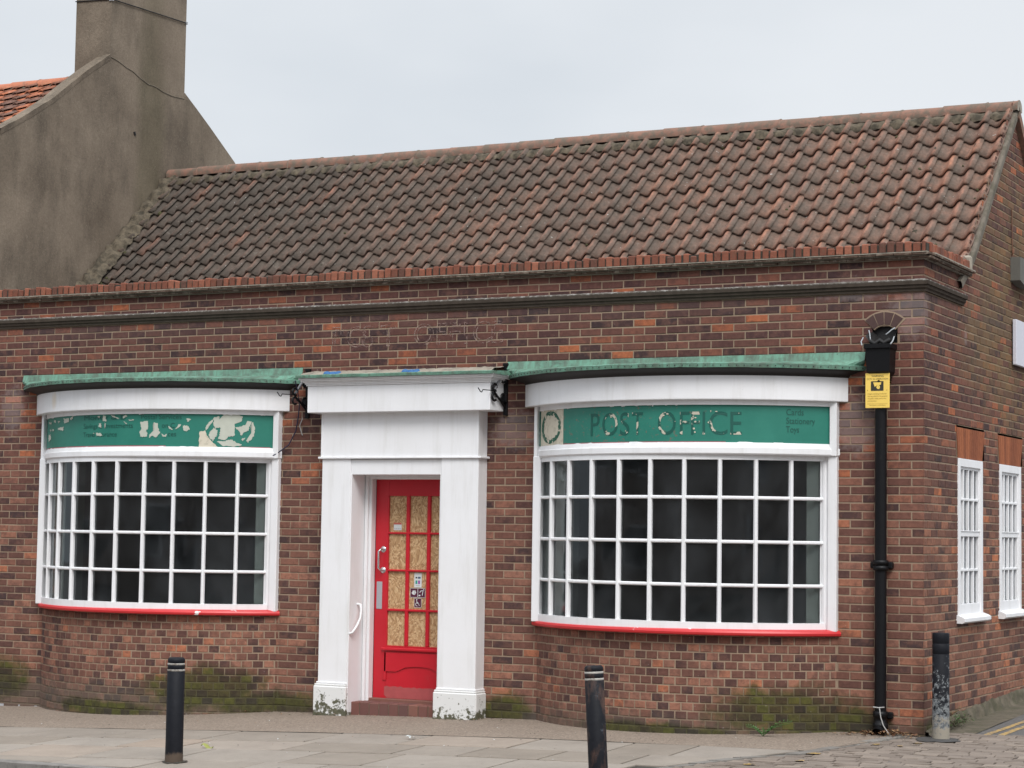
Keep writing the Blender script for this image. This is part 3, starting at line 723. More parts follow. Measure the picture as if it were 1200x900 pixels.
# rear verge, dark tiles seen edge on
m.poly_prism([(RY - .02, RZ + .06), (RY - .02, RZ - .06), (5.3, 4.1), (5.4, 4.16)], 'x', -.02, .055, 'ridge')
m.build('roof_verge', shop)

m = MB(); vs = []; n = 120
for i in range(n + 1):
    y = .04 + 5.3 * i / n
    for j, (dx, h) in enumerate(((.0, .10), (.012, .085), (.022, .04), (.032, .0), (.05, -.03))):
        q = mnoise.noise(Vector((y * 5, j * .9, 2))) * .022 + mnoise.noise(Vector((y * 19, j * 2, 5))) * .008
        vs.append((max(.002, dx + q * (1 if j else 0)), y, gz(.05, y) + h * min(1, .35 + y * .6) + q))
m.mesh(vs, [(i * 5 + j, i * 5 + j + 1, (i + 1) * 5 + j + 1, (i + 1) * 5 + j) for i in range(n) for j in range(4)], 'verge_dirt', True)
m.build('plinth_fillet', shop)
# ------------------------------------------------------------------ bow windows
def arc_pts(x0, x1, s, n, ye=0.0):
    c = (x1 - x0) / 2; r = (c * c + s * s) / (2 * s); a = math.asin(min(1, c / r)); mx = (x0 + x1) / 2; out = []
    for i in range(n + 1):
        th = -a + 2 * a * i / n; out.append(((mx + r * math.sin(th), ye - (r * math.cos(th) - (r - s)), 0), (math.sin(th), -math.cos(th))))
    return out
def at_z(path, z): return [((p[0], p[1], z), d) for p, d in path]
class ArcMap:
    def __init__(s, x0, x1, sg, ye=0.0):
        s.c = (x1 - x0) / 2; s.r = (s.c ** 2 + sg ** 2) / (2 * sg); s.a = math.asin(s.c / s.r); s.mx = (x0 + x1) / 2; s.sg = sg; s.ye = ye
        s.len = 2 * s.a * s.r
    def __call__(s, u, d, z):
        th = -s.a + u / s.r; rr = s.r + d; return (s.mx + rr * math.sin(th), s.ye - (rr * math.cos(th) - (s.r - s.sg)), z)
    def u_of_x(s, x): return (math.asin((x - s.mx) / s.r) + s.a) * s.r

def text_mesh(txt, size, space=1.0, outline=False, bevel=.004, aspect=1.0):
    cu = bpy.data.curves.new('t', 'FONT'); cu.body = txt; cu.size = size; cu.space_character = space; cu.resolution_u = 4
    if outline: cu.fill_mode = 'NONE'; cu.bevel_depth = bevel; cu.bevel_resolution = 0
    o = bpy.data.objects.new('t', cu); COL.objects.link(o); dg = bpy.context.evaluated_depsgraph_get()
    me = bpy.data.meshes.new_from_object(o.evaluated_get(dg)); vs = [(v.co.x * aspect, v.co.y, v.co.z) for v in me.vertices]; fs = [tuple(p.vertices) for p in me.polygons]
    bpy.data.objects.remove(o); bpy.data.curves.remove(cu); bpy.data.meshes.remove(me)
    return vs, fs
def put_text(m, txt, size, fn, u, z, mat, space=1.0, aspect=1.0, width=None, sub=True):
    vs, fs = text_mesh(txt, size, space, aspect=aspect)
    if width:
        w = max(v[0] for v in vs) - min(v[0] for v in vs); k = width / w; vs = [(v[0] * k, v[1], v[2]) for v in vs]
    m.mesh([fn(u + v[0], z + v[1]) for v in vs], fs, mat)

def blob(m, fn, u, z, ru, rz, mat, n=26, rough=.3, seed=0, d=.004):
    c = fn(u, z); vs = [c]
    for k in range(n):
        t = 2 * PI * k / n; q = 1 + rough * (mnoise.noise(Vector((math.cos(t) * 1.6, math.sin(t) * 1.6, seed))) * 1.4 + rnd(-.4, .4))
        vs.append(fn(u + ru * q * math.cos(t), z + rz * q * math.sin(t)))
    m.mesh(vs, [(0, 1 + k, 1 + (k + 1) % n) for k in range(n)], mat)

def bow(xl, xr, which):
    zs = -.45
    root = MB()
    # brick base: header bond on curved plan
    am = ArcMap(xl + .02, xr - .01, .62)
    fr = MB()
    # ---- frame (mesh of the part itself)
    g = ArcMap(xl + .05, xr - .13, .64, -.02); N = 10
    path = at_z([((g(u, 0, 0)), ((g(u, 1, 0)[0] - g(u, 0, 0)[0]), (g(u, 1, 0)[1] - g(u, 0, 0)[1]))) for u in [g.len * i / 60 for i in range(61)]], 0)
    def rail(z0, z1, o0, o1): fr.sweep(at_z(path, 0), [(o0, z0), (o1, z0), (o1, z1), (o0, z1)], 'white', closed=True)
    rail(.872, .945, -.05, .035); rail(2.395, 2.45, -.05, .02)
    for z in (1.275, 1.662, 2.055): fr.sweep(at_z(path, 0), [(-.03, z - .013), (.008, z - .016), (.020, z - .007), (.020, z + .007), (.008, z + .016), (-.03, z + .013)], 'white', closed=True)
    def post(u, w, z0, z1, o0=-.035, o1=.026):
        P = []
        for (du, o) in ((-w * .6, o0), (-w * .6, o1 - .016), (-w * .28, o1), (w * .28, o1), (w * .6, o1 - .016), (w * .6, o0)): P.append(g(u + du, o, 0))
        n = len(P); fr.mesh([(p[0], p[1], z0) for p in P] + [(p[0], p[1], z1) for p in P], [(i, (i + 1) % n, n + (i + 1) % n, n + i) for i in range(n)], 'white')
    for i in range(N + 1): post(g.len * i / N, .033, .94, 2.40)
    # end posts
    fr.box(xl, xl + .085, -.10, .06, .872, 2.45, 'white', .006); fr.box(xr - .085, xr, -.055, .06, .872, 2.45, 'white', .006); fr.box(xr - .165, xr - .08, -.035, .05, .872, 2.449, 'white', .006)
    # stepped sign surround
    S = ArcMap(xl, xr - .0, .68)
    sp = [((S(u, 0, 0)), ((S(u, 1, 0)[0] - S(u, 0, 0)[0]), (S(u, 1, 0)[1] - S(u, 0, 0)[1]))) for u in [S.len * i / 60 for i in range(61)]]
    fr.sweep(sp, [(-.06, 2.44), (.012, 2.44), (.022, 2.452), (.022, 2.50), (.008, 2.51), (-.004, 2.548), (-.06, 2.548)], 'white', closed=True)
    fr.sweep(sp, [(-.06, 2.885), (.006, 2.885), (.006, 2.94), (-.06, 2.94)], 'white', closed=True)
    fr.box(xr - .062, xr + .004, -.075, .03, 2.441, 2.93, 'white', .004); fr.box(xl - .004, xl + .03, -.08, .03, 2.441, 2.93, 'white', .004)
    bay = fr.build('bow_window', shop)
    # glass
    m = MB()
    for i in range(N):
        a, b = g.len * i / N + .01, g.len * (i + 1) / N - .01
        for z0, z1 in ((.94, 1.265), (1.285, 1.652), (1.672, 2.045), (2.065, 2.40)):
            t = [rnd(-.0012, .0012) for _ in range(4)]
            m.face([g(a, -.012 + t[0], z0), g(b, -.012 + t[1], z0), g(b, -.012 + t[2], z1), g(a, -.012 + t[3], z1)], 'glass')
    m.build('glass', bay)
    m = MB(); brickwork(m, 0, am.len, -.45, .835, am, L=.1125, zb=0.0, step=.08); m.build('curved_brick_base', bay)
    # sill
    A = ArcMap(xl - .015, xr + .015, .70); ap = [((A(u, 0, 0)), ((A(u, 1, 0)[0] - A(u, 0, 0)[0]), (A(u, 1, 0)[1] - A(u, 0, 0)[1]))) for u in [A.len * i / 60 for i in range(61)]]
    m = MB(); m.sweep(ap, [(-.16, .832), (.012, .832), (.022, .84), (.026, .858), (.018, .874), (-.02, .888), (-.16, .90)], 'sill', closed=True)
    m.build('sill', bay)
    # window board and soffit inside
    m = MB()
    pa = [g(g.len * i / 40, -.04, 0) for i in range(41)]
    for z in (.87, 2.46):
        m.mesh([(p[0], p[1], z) for p in pa] + [(p[0], .12, z) for p in pa], [(i, i + 1, 42 + i, 41 + i) for i in range(40)], 'dark')
    m.box(xl + .04, xl + .30, .0, .02, .88, 2.45, 'nib'); m.box(xr - .30, xr - .12, .0, .02, .88, 2.45, 'nib')
    m.box(xl + .28, xl + .30, .02, .32, .88, 2.45, 'nib'); m.box(xr - .30, xr - .28, .02, .32, .88, 2.45, 'nib')
    m.build('inner_reveal', bay)
    # sign board
    m = MB(); B = ArcMap(xl + .01, xr - .02, .665); n = 60
    def col(u0, u1, mat, z0=2.54, z1=2.90, d=0):
        k = max(2, int((u1 - u0) / .05)); vs = []
        for i in range(k + 1): u = u0 + (u1 - u0) * i / k; vs += [B(u, d, z0), B(u, d, z1)]
        m.mesh(vs, [(2 * i, 2 * i + 2, 2 * i + 3, 2 * i + 1) for i in range(k)], mat)
    def on(d): return lambda u, z: B(u, d, z)
    UL = B.len
    if which == 1:
        col(0, UL - .06, 'green'); col(.07, .575, 'cream', d=.0015)
        # peeled oval crest: ring only
        n = 40; uc, zc = .32, 2.72; vs = []
        for k in range(n):
            t = 2 * PI * k / n; q = 1 + rnd(-.02, .02); w = .78 + rnd(-.07, .05)
            vs += [B(uc + .215 * q * math.cos(t), .003, zc + .155 * q * math.sin(t)), B(uc + .215 * w * math.cos(t), .003, zc + .155 * w * math.sin(t))]
        m.mesh(vs, [(2 * k, 2 * ((k + 1) % n), 2 * ((k + 1) % n) + 1, 2 * k + 1) for k in range(n)], 'oval_ring')
        col(.575, 2.35, 'pink', 2.545, 2.556, .0015)
    else:
        col(0, UL - .06, 'green'); col(0.02, 2.25, 'pink', 2.545, 2.559, .0015); col(UL - .42, UL - .1, 'pink', 2.545, 2.556, .0015)
    brd = m.build('sign_board', bay)
    m = MB()
    if which == 1:
        # letters spaced over the curved board
        for ch, u_, w_ in zip('POSTOFFICE', (.985, 1.13, 1.335, 1.465, 1.724, 1.935, 2.038, 2.142, 2.20, 2.391), (.11, .178, .10, .11, .171, .087, .080, .022, .165, .10)):
            vs, fs = text_mesh(ch, .30); a_ = min(v[0] for v in vs); b_ = max(v[0] for v in vs)
            m.mesh([B(u_ + (v[0] - a_) / (b_ - a_) * w_, .003, 2.618 + v[1]) for v in vs], fs, 'letter')
        for k, tx in enumerate(('Cards', 'Stationery', 'Toys')): put_text(m, tx, .080, on(.003), 2.888, 2.80 - .077 * k, 'letter_small', width=[.16, .27, .12][k])
    else:
        for k, (tx, w) in enumerate((('Money & B', .60), ('Savings & Investments', .70), ('Travel Insurance', .50))): put_text(m, tx, .072, on(.003), 1.165, 2.83 - .088 * k, 'letter_small', width=w)
        put_text(m, 'Postal Services', .072, on(.003), 1.96, 2.83, 'letter_small', width=.45); put_text(m, 'on C', .072, on(.003), 2.20, 2.742, 'letter_small'); put_text(m, 'ces', .072, on(.003), 2.27, 2.654, 'letter_small')
    m.build('sign_lettering', bay)
    m = MB()
    if which == 0:
        F = on(.0045)
        TU = [0, 0, 0, 0, 0, .0, .33, .643, .861, 1.039, 1.195, 1.335, 1.464, 1.585, 1.699, 1.807, 1.912, 2.013, 2.111, 2.207, 2.3, 2.392, 2.482, 2.572, 2.66, 2.748, 2.835, 2.922, 3.009, 3.096, 3.183, 3.271, 3.36]
        def U(px):   # measured position along the board
            k = int(px // 10); t = px / 10 - k; return TU[k] * (1 - t) + TU[k + 1] * t
        def poly(pts, mat='peel'):   # pts in sign coordinates (fraction across x metres, z)
            c = (sum(p[0] for p in pts) / len(pts), sum(p[1] for p in pts) / len(pts)); vs = [F(U(c[0]), c[1])]
            for i, p in enumerate(pts):
                q = pts[(i + 1) % len(pts)]
                for t in (0, .14, .28, .43, .57, .71, .86):
                    jx = rnd(-.6, .6); vs.append(F(U(p[0] + (q[0] - p[0]) * t + jx), p[1] + (q[1] - p[1]) * t + rnd(-.005, .005)))
            n = len(vs) - 1; m.mesh(vs, [(0, 1 + i, 1 + (i + 1) % n) for i in range(n)], mat)
        # traced from picture of the peeled oval: (px, py) in a 1200x600 view of x 225..325, y 478..528
        def C(px, py): return (225 + px / 12, 2.91 - (478 + py / 12 - 483.5) * .0088)
        poly([C(*p) for p in ((400, 150), (450, 95), (600, 88), (715, 130), (690, 190), (590, 190), (600, 250), (600, 400), (520, 410), (470, 460), (370, 450), (390, 380), (400, 300), (370, 220))])
        poly([C(*p) for p in ((350, 480), (470, 470), (560, 450), (620, 490), (710, 525), (600, 550), (430, 540))])
        poly([C(*p) for p in ((240, 400), (260, 340), (310, 290), (360, 330), (350, 400), (300, 470), (255, 440))])
        poly([C(*p) for p in ((190, 290), (230, 220), (300, 165), (290, 210), (240, 270), (200, 325))])
        poly([C(*p) for p in ((600, 280), (700, 260), (770, 230), (780, 180), (840, 200), (810, 260), (800, 320), (730, 350), (700, 395), (650, 320))])
        poly([C(*p) for p in ((850, 200), (885, 300), (870, 400), (790, 490), (765, 460), (830, 400), (845, 320), (825, 260))])
        poly([C(*p) for p in ((300, 150), (380, 120), (400, 210), (400, 280), (330, 300), (300, 240))])
        poly([C(*p) for p in ((690, 445), (750, 420), (745, 440), (710, 465))])
        poly([C(*p) for p in ((105, 345), (185, 335), (230, 430), (300, 500), (375, 560), (105, 570))], 'cream')
        def D(px, py): return (140 + px / 12, 2.91 - (480 + py / 12 - 483.5) * .0088)
        for pp in (((290, 185), (395, 180), (410, 280), (375, 310), (400, 350), (390, 400), (300, 400), (285, 340), (310, 290)),
                   ((480, 200), (535, 205), (545, 280), (580, 340), (520, 410), (460, 380), (425, 415), (420, 380), (480, 310), (475, 250)),
                   ((690, 250), (750, 290), (745, 305), (700, 280)), ((785, 290), (840, 220), (870, 235), (820, 280)), ((890, 240), (960, 240), (995, 290), (950, 320), (905, 310)),
                   ((590, 355), (640, 390), (670, 360), (655, 405), (610, 390)), ((940, 140), (1010, 150), (960, 190)), ((40, 120), (90, 85), (110, 110), (60, 140)), ((130, 155), (200, 155), (200, 165), (130, 168)), ((60, 180), (110, 215), (95, 218))):
            poly([D(*p) for p in pp])
        def E_(px, py): return (48 + px / 12, 2.91 - (480 + py / 12 - 484) * .0088)
        for pp in (((100, 140), (150, 150), (150, 175), (110, 165)), ((195, 125), (220, 130), (215, 165), (195, 150)), ((240, 140), (270, 150), (255, 175)), ((320, 110), (400, 120), (400, 170), (330, 180)), ((415, 110), (460, 70), (450, 130), (420, 140)),
                   ((130, 250), (155, 260), (145, 280)), ((170, 250), (200, 260), (180, 285)), ((245, 240), (330, 230), (320, 290), (250, 270)), ((105, 330), (140, 320), (155, 390), (120, 430), (100, 420)),
                   ((870, 90), (905, 100), (920, 180), (870, 175)), ((820, 205), (850, 210), (850, 275), (810, 260)), ((895, 200), (912, 210), (910, 285), (897, 260)), ((780, 340), (850, 345), (870, 385), (785, 385)), ((790, 110), (830, 100), (820, 135)), ((975, 85), (1080, 130), (1100, 150), (1010, 125)), ((740, 340), (756, 345), (745, 358))):
            poly([E_(*p) for p in pp])
    else:
        for i in range(9):
            uu = random.choice([1.15, 1.25, 1.35, 1.4, 1.5, 1.75, 1.8, 1.85, 2.0, 2.06, 2.22, 2.2, 2.3, 2.36]) + rnd(-.04, .04)
            blob(m, on(.0055), uu, rnd(2.60, 2.84), rnd(.004, .012), rnd(.004, .010), 'cream', 8, .5, i)
        # chipped top edge
    for i in range(14):
        blob(m, on(.0055), rnd(.1, UL - .1), 2.895, rnd(.01, .07), rnd(.006, .02), 'white', 9, .5, i)
        blob(m, on(.0055), rnd(.1, UL - .1), 2.543, rnd(.02, .09), rnd(.005, .012), 'white', 9, .5, i)
    m.build('peeling_paint', bay, kind='stuff')
    # fascia, soffit mould, copper roof
    Fm = ArcMap(xl - .14, xr + .085, .74); fp = [((Fm(u, 0, 0)), ((Fm(u, 1, 0)[0] - Fm(u, 0, 0)[0]), (Fm(u, 1, 0)[1] - Fm(u, 0, 0)[1]))) for u in [Fm.len * i / 70 for i in range(71)]]
    m = MB(); m.sweep(fp, [(-.17, 2.93), (.0, 2.93), (.003, 2.937), (.003, 3.145), (.0, 3.15), (-.17, 3.15)], 'white', closed=True)
    m.build('fascia', bay)
    cl, cr = xl - .335, xr + .25
    Cm = ArcMap(cl, cr, .86); cp = [((Cm(u, 0, 0)), ((Cm(u, 1, 0)[0] - Cm(u, 0, 0)[0]), (Cm(u, 1, 0)[1] - Cm(u, 0, 0)[1]))) for u in [Cm.len * i / 70 for i in range(71)]]
    m = MB(); vs = []
    for i in range(71):
        f, c = fp[i][0], cp[i][0]
        for k, (t, z) in enumerate(((0.04, 3.145), (.1, 3.165), (.35, 3.178), (.6, 3.195), (.92, 3.205), (.94, 3.222))):
            vs.append((f[0] + (c[0] - f[0]) * t, f[1] + (c[1] - f[1]) * t, z))
    m.mesh(vs, [(i * 6 + j, i * 6 + j + 1, (i + 1) * 6 + j + 1, (i + 1) * 6 + j) for i in range(70) for j in range(5)], 'soffit', True)
    m.build('soffit_moulding', bay)
    m = MB(); vs = []
    for i in range(71):
        c = cp[i]; wv = .004 * mnoise.noise(Vector((i * .35, which * 9, 0))) + .003 * mnoise.noise(Vector((i * 1.3, which, 0))); w = min(1, max(0, (c[0][0] - cl) / (cr - cl)))
        p, d = c; tx = cl + (cr - cl) * w
        end = max(0, 1 - min(i, 70 - i) / 2.5)
        for (xx, yy, z) in ((p[0], p[1], 3.208 + wv), (p[0] + d[0] * .006, p[1] + d[1] * .006, 3.245 + wv), (p[0] - d[0] * .02, p[1] - d[1] * .02, 3.253 + wv),
                            (tx, p[1] * .5 - .02, 3.285 + wv), (tx, -.03, 3.305), (tx, -.014, 3.375 + wv * .7), (tx, -.001, 3.378)):
            vs.append((xx, yy, z))
    m.mesh(vs, [(i * 7 + j, i * 7 + j + 1, (i + 1) * 7 + j + 1, (i + 1) * 7 + j) for i in range(70) for j in range(6)], 'copper', False)
    for i in range(60):
        u = Cm.len * (i + .5) / 60; p = Cm(u, .008, 3.226); m.lathe(p, [(.001, .005), (.004, .003), (.006, 0)], 'soffit', 6, Matrix.Rotation(PI / 2, 3, 'X'))
    m.build('copper_roof', bay)
    return bay
bow(*BAYS[0], 0); bow(*BAYS[1], 1)

# ------------------------------------------------------------------ doorway
PX = [(-6.15, -5.815), (-4.775, -4.36)]
m = MB()
for a, b in PX:
    m.box(a, b, -.18, .0, .20, 2.43, 'white', .004)
    g_ = gz((a + b) / 2, -.2)
    m.box(a - .035, b + .03 if b > -5 else b + .012, -.212, .0, g_ - .05, .165, 'plinth', .01)
    m.box(a - .028, b + .02 if b > -5 else b + .008, -.202, .0, .165, .185, 'plinth', .006); m.box(a - .014, b + .012 if b > -5 else b + .004, -.192, .0, .185, .205, 'white', .006)
m.box(-5.815, -5.80, -.172, .20, g_ - .0, 2.28, 'white', .002)        # left reveal
m.box(-5.80, -5.735, .11, .20, -.05, 2.30, 'white', .006); m.box(-5.795, -5.76, .075, .11, -.05, 2.29, 'white', .006)
m.box(-4.79, -4.775, -.17, .20, -.1, 2.28, 'white', .002); m.box(-4.83, -4.79, .12, .2, -.05, 2.3, 'white', .005)
m.box(-5.815, -4.775, -.168, .20, 2.272, 2.425, 'white', .004); m.box(-5.80, -4.79, .10, .20, 2.235, 2.275, 'white', .004)
m.box(-6.19, -4.33, -.205, .0, 2.43, 2.452, 'white', .005)
m.box(-6.16, -4.363, -.185, .0, 2.452, 2.895, 'white', .003)
m.box(-6.165, -6.145, -.19, -.1, 2.452, 2.895, 'white', .002); m.box(-4.385, -4.36, -.19, -.1, 2.452, 2.895, 'white', .002)
m.box(-6.265, -4.18, -.305, .0, 2.89, 3.16, 'white', .005)
for k, (o, z0, z1) in enumerate(((.012, 3.16, 3.175), (.022, 3.175, 3.19), (.035, 3.19, 3.203), (.055, 3.203, 3.218), (.07, 3.218, 3.238))): m.box(-6.265 - o, -4.18 + o, -.305 - o, 0, z0, z1 + .001, 'white', .004)
ds = m.build('door_surround', shop)
m = MB(); n = 30; vs = []
for i in range(n + 1):
    x = -6.35 + 2.26 * i / n; w = .005 * mnoise.noise(Vector((i * .5, 3, 0)))
    for (y, z) in ((-.40, 3.236), (-.405, 3.262), (-.39, 3.268), (-.1, 3.283)): vs.append((x, y, z + w))
m.mesh(vs, [(i * 4 + j, i * 4 + j + 1, (i + 1) * 4 + j + 1, (i + 1) * 4 + j) for i in range(n) for j in range(3)], 'copper')
m.face([(-4.09, -.40, 3.236), (-4.09, -.405, 3.262), (-4.09, -.1, 3.283), (-4.09, 0, 3.236)], 'copper')
m.build('copper_flashing', ds)
m = MB(); n = 80; vs = []
for i in range(n + 1):
    x = -6.38 + 2.2 * i / n
    for j, (y, z) in enumerate(((-.30, 3.268), (-.22, 3.30), (-.10, 3.32), (-.0, 3.335))):
        q = .014 * mnoise.noise(Vector((i * .8, j * 1.3, 4))); vs.append((x, y, z + q))
m.mesh(vs, [(i * 4 + j, i * 4 + j + 1, (i + 1) * 4 + j + 1, (i + 1) * 4 + j) for i in range(n) for j in range(3)], 'cement')
m.build('mortar_flaunching', ds)
# door
m = MB(); DY = .20; dl, dr = -5.735, -4.79
zb0, zt0 = .0, 2.235
rows_ = [(1.705, 2.07), (1.33, 1.685), (.935, 1.31), (.567, .912)]
cols_ = [(-5.585 + i * .242, -5.585 + i * .242 + .205) for i in range(3)]
m.box(dl, cols_[0][0], DY, DY + .045, .04, zt0, 'red', .003); m.box(cols_[2][1], dr, DY, DY + .045, .04, zt0, 'red', .003)
m.box(cols_[0][0], cols_[2][1], DY, DY + .045, 2.07, zt0, 'red'); m.box(cols_[0][0], cols_[2][1], DY, DY + .045, .04, .567, 'red')
for a, b in ((0, 1), (1, 2)): m.box(cols_[a][1], cols_[b][0], DY - .004, DY + .03, .567, 2.07, 'red', .006)
for (a0, a1), (b0, b1) in zip(rows_, rows_[1:]): m.box(cols_[0][0], cols_[2][1], DY - .006, DY + .03, b1, a0, 'red', .006)
m.box(dl + .10, dr - .02, DY - .03, DY, .515, .548, 'red', .010)
# shaped apron over the bottom panel
ap = [(-5.60, .50), (-4.83, .50), (-4.83, .31)]
for i in range(13):
    t = i / 12; x = -4.90 - t * .62; z = .31 + .045 * max(0, math.sin(PI * min(1, max(0, (t - .1) / .8)))) ** .7 + (.012 if .22 < t < .78 else 0); ap.append((x, z))
ap += [(-5.60, .31)]
m.poly_prism(ap, 'y', DY - .012, DY, 'red'); m.box(-5.62, -5.58, DY - .012, DY, .22, .50, 'red', .004)
door = m.build('door', shop, recalc=True)
m = MB(); m.box(cols_[0][0], cols_[2][1], DY + .022, DY + .036, .567, 2.07, 'osb'); m.build('board', door)
m = MB(); vs = []
ks = [(-5.60 + .76 * i / 24, .155 + rnd(-.006, .012) + (-.01 if i in (0, 24) else 0)) for i in range(25)]
m.mesh([(x, DY - .003, z) for x, z in ks] + [(x, DY - .003, .045 + (.03 if x < -5.57 else 0)) for x, z in ks], [(i, i + 1, 26 + i, 25 + i) for i in range(24)], 'scuffed_red'); m.build('kick_scuff', door)
m = MB(); m.tube([(-5.64, DY, 1.53), (-5.64, DY - .05, 1.53), (-5.66, DY - .06, 1.51), (-5.66, DY - .06, 1.34), (-5.64, DY - .05, 1.32), (-5.64, DY, 1.32)], .010, 'chrome', 10)
for z in (1.53, 1.32): m.lathe((-5.64, DY, z), [(.001, .012), (.026, .010), (.032, .002)], 'chrome', 18, Matrix.Rotation(PI / 2, 3, 'X'))
m.build('handle', door)
m = MB(); m.box(-5.71, -5.645, DY - .004, DY + .001, .93, 1.205, 'plate', .002); m.build('push_plate', door)
# notices
SY = DY + .0225
def sticker(name, x0, x1, z0, z1, mat, deco=None):
    m = MB(); m.box(x0, x1, SY - .003, SY + .001, z0, z1, mat); f = lambda u, z: (u, SY - .0042, z)
    if deco: deco(m, f, x0, x1, z0, z1)
    return m.build(name, door)
def rect(m, f, a, b, c, d, mat): m.face([f(a, c), f(b, c), f(b, d), f(a, d)], mat)
def d_paper(m, f, a, b, c, d):
    rect(m, f, a + .015, a + .035, d - .055, d - .04, 'ink'); rect(m, f, b - .042, b - .012, d - .057, d - .038, 'navy')
    rect(m, f, a + .015, a + .037, d - .11, d - .075, 'teal'); rect(m, f, b - .04, b - .018, d - .11, d - .075, 'purple'); rect(m, f, a + .02, b - .02, c + .015, c + .022, 'label_grey')
C1 = cols_[1]; cx = (C1[0] + C1[1]) / 2
sticker('notice', cx - .045, cx + .04, 1.155, 1.30, 'paper', d_paper)
def frame_(m, f, a, b, c, d): 
    w = .003
    for q in ((a, b, c, c + w), (a, b, d - w, d), (a, a + w, c, d), (b - w, b, c, d)): rect(m, f, *q, 'paper')
def d_hand(m, f, a, b, c, d):
    frame_(m, f, a, b, c, d); blob(m, f, (a + b) / 2, (c + d) / 2, .026, .022, 'paper', 12, .3, 1); f2 = lambda u, z: (u, SY - .005, z)
    rect(m, f2, (a + b) / 2 + .006, (a + b) / 2 + .009, (c + d) / 2 - .015, (c + d) / 2 + .015, 'maroon')
def d_stick(m, f, a, b, c, d):
    frame_(m, f, a, b, c, d)
    def ln(p, q, w=.004):
        dx, dz = q[0] - p[0], q[1] - p[1]; L = math.hypot(dx, dz); nx_, nz_ = -dz / L * w, dx / L * w
        m.face([f(p[0] + nx_, p[1] + nz_), f(q[0] + nx_, q[1] + nz_), f(q[0] - nx_, q[1] - nz_), f(p[0] - nx_, p[1] - nz_)], 'paper')
    ln((a + .06, d - .02), (a + .05, c + .02)); ln((a + .06, d - .022), (a + .03, d - .028)); ln((a + .03, d - .028), (a + .022, d - .045)); blob(m, f, a + .066, d - .014, .006, .006, 'paper', 8, 0); blob(m, f, a + .02, c + .02, .012, .008, 'paper', 8, .3)
def d_wheel(m, f, a, b, c, d):
    frame_(m, f, a, b, c, d); u, z = (a + b) / 2 - .006, c + .032; vs = []; n = 18
    for k in range(n): t = 2 * PI * k / n; vs += [f(u + .022 * math.cos(t), z + .019 * math.sin(t)), f(u + .016 * math.cos(t), z + .014 * math.sin(t))]
    m.mesh(vs, [(2 * k, 2 * ((k + 1) % n), 2 * ((k + 1) % n) + 1, 2 * k + 1) for k in range(n - 4)], 'paper')
    blob(m, f, u - .006, d - .014, .007, .006, 'paper', 8, 0)
    for p, q in (((u - .008, d - .02), (u - .004, z + .008)), ((u - .004, z + .01), (u + .012, z + .01)), ((u + .012, z + .01), (u + .026, z - .014)), ((u - .006, z + .022), (u + .008, z + .022))):
        dx, dz = q[0] - p[0], q[1] - p[1]; L = math.hypot(dx, dz); w = .003; m.face([f(p[0] - dz / L * w, p[1] + dx / L * w), f(q[0] - dz / L * w, q[1] + dx / L * w), f(q[0] + dz / L * w, q[1] - dx / L * w), f(p[0] + dz / L * w, p[1] - dx / L * w)], 'paper')
sticker('sticker', cx - .088, cx - .002, 1.055, 1.148, 'maroon', d_hand); sticker('sticker', cx + .0, cx + .084, 1.055, 1.148, 'maroon', d_stick); sticker('sticker', cx - .042, cx + .042, .955, 1.048, 'maroon', d_wheel)
def d_lab(m, f, a, b, c, d): rect(m, f, a, b, d - .018, d, 'label_red'); [rect(m, f, a + .008 + .02 * i, a + .02 + .02 * i, c + .01, c + .02, 'label_grey') for i in range(4)]
sticker('notice', cols_[0][0] + .05, cols_[0][0] + .14, 1.725, 1.80, 'paper', d_lab)
# step
m = MB(); g_ = gz(-5.3, -.1)
m.box(-5.815, -4.775, -.09, .2, g_ - .05, .005, 'mortar')
x = -5.82
while x < -4.80: m.box(x + .004, min(x + .107, -4.777), -.10, .195, g_ - .03, .014 + rnd(-.003, .002), 'redstep', .007); x += .112
m.box(-5.80, -4.78, .12, .26, .0, .042, 'redstep', .006)
m.build('brick_step', shop)

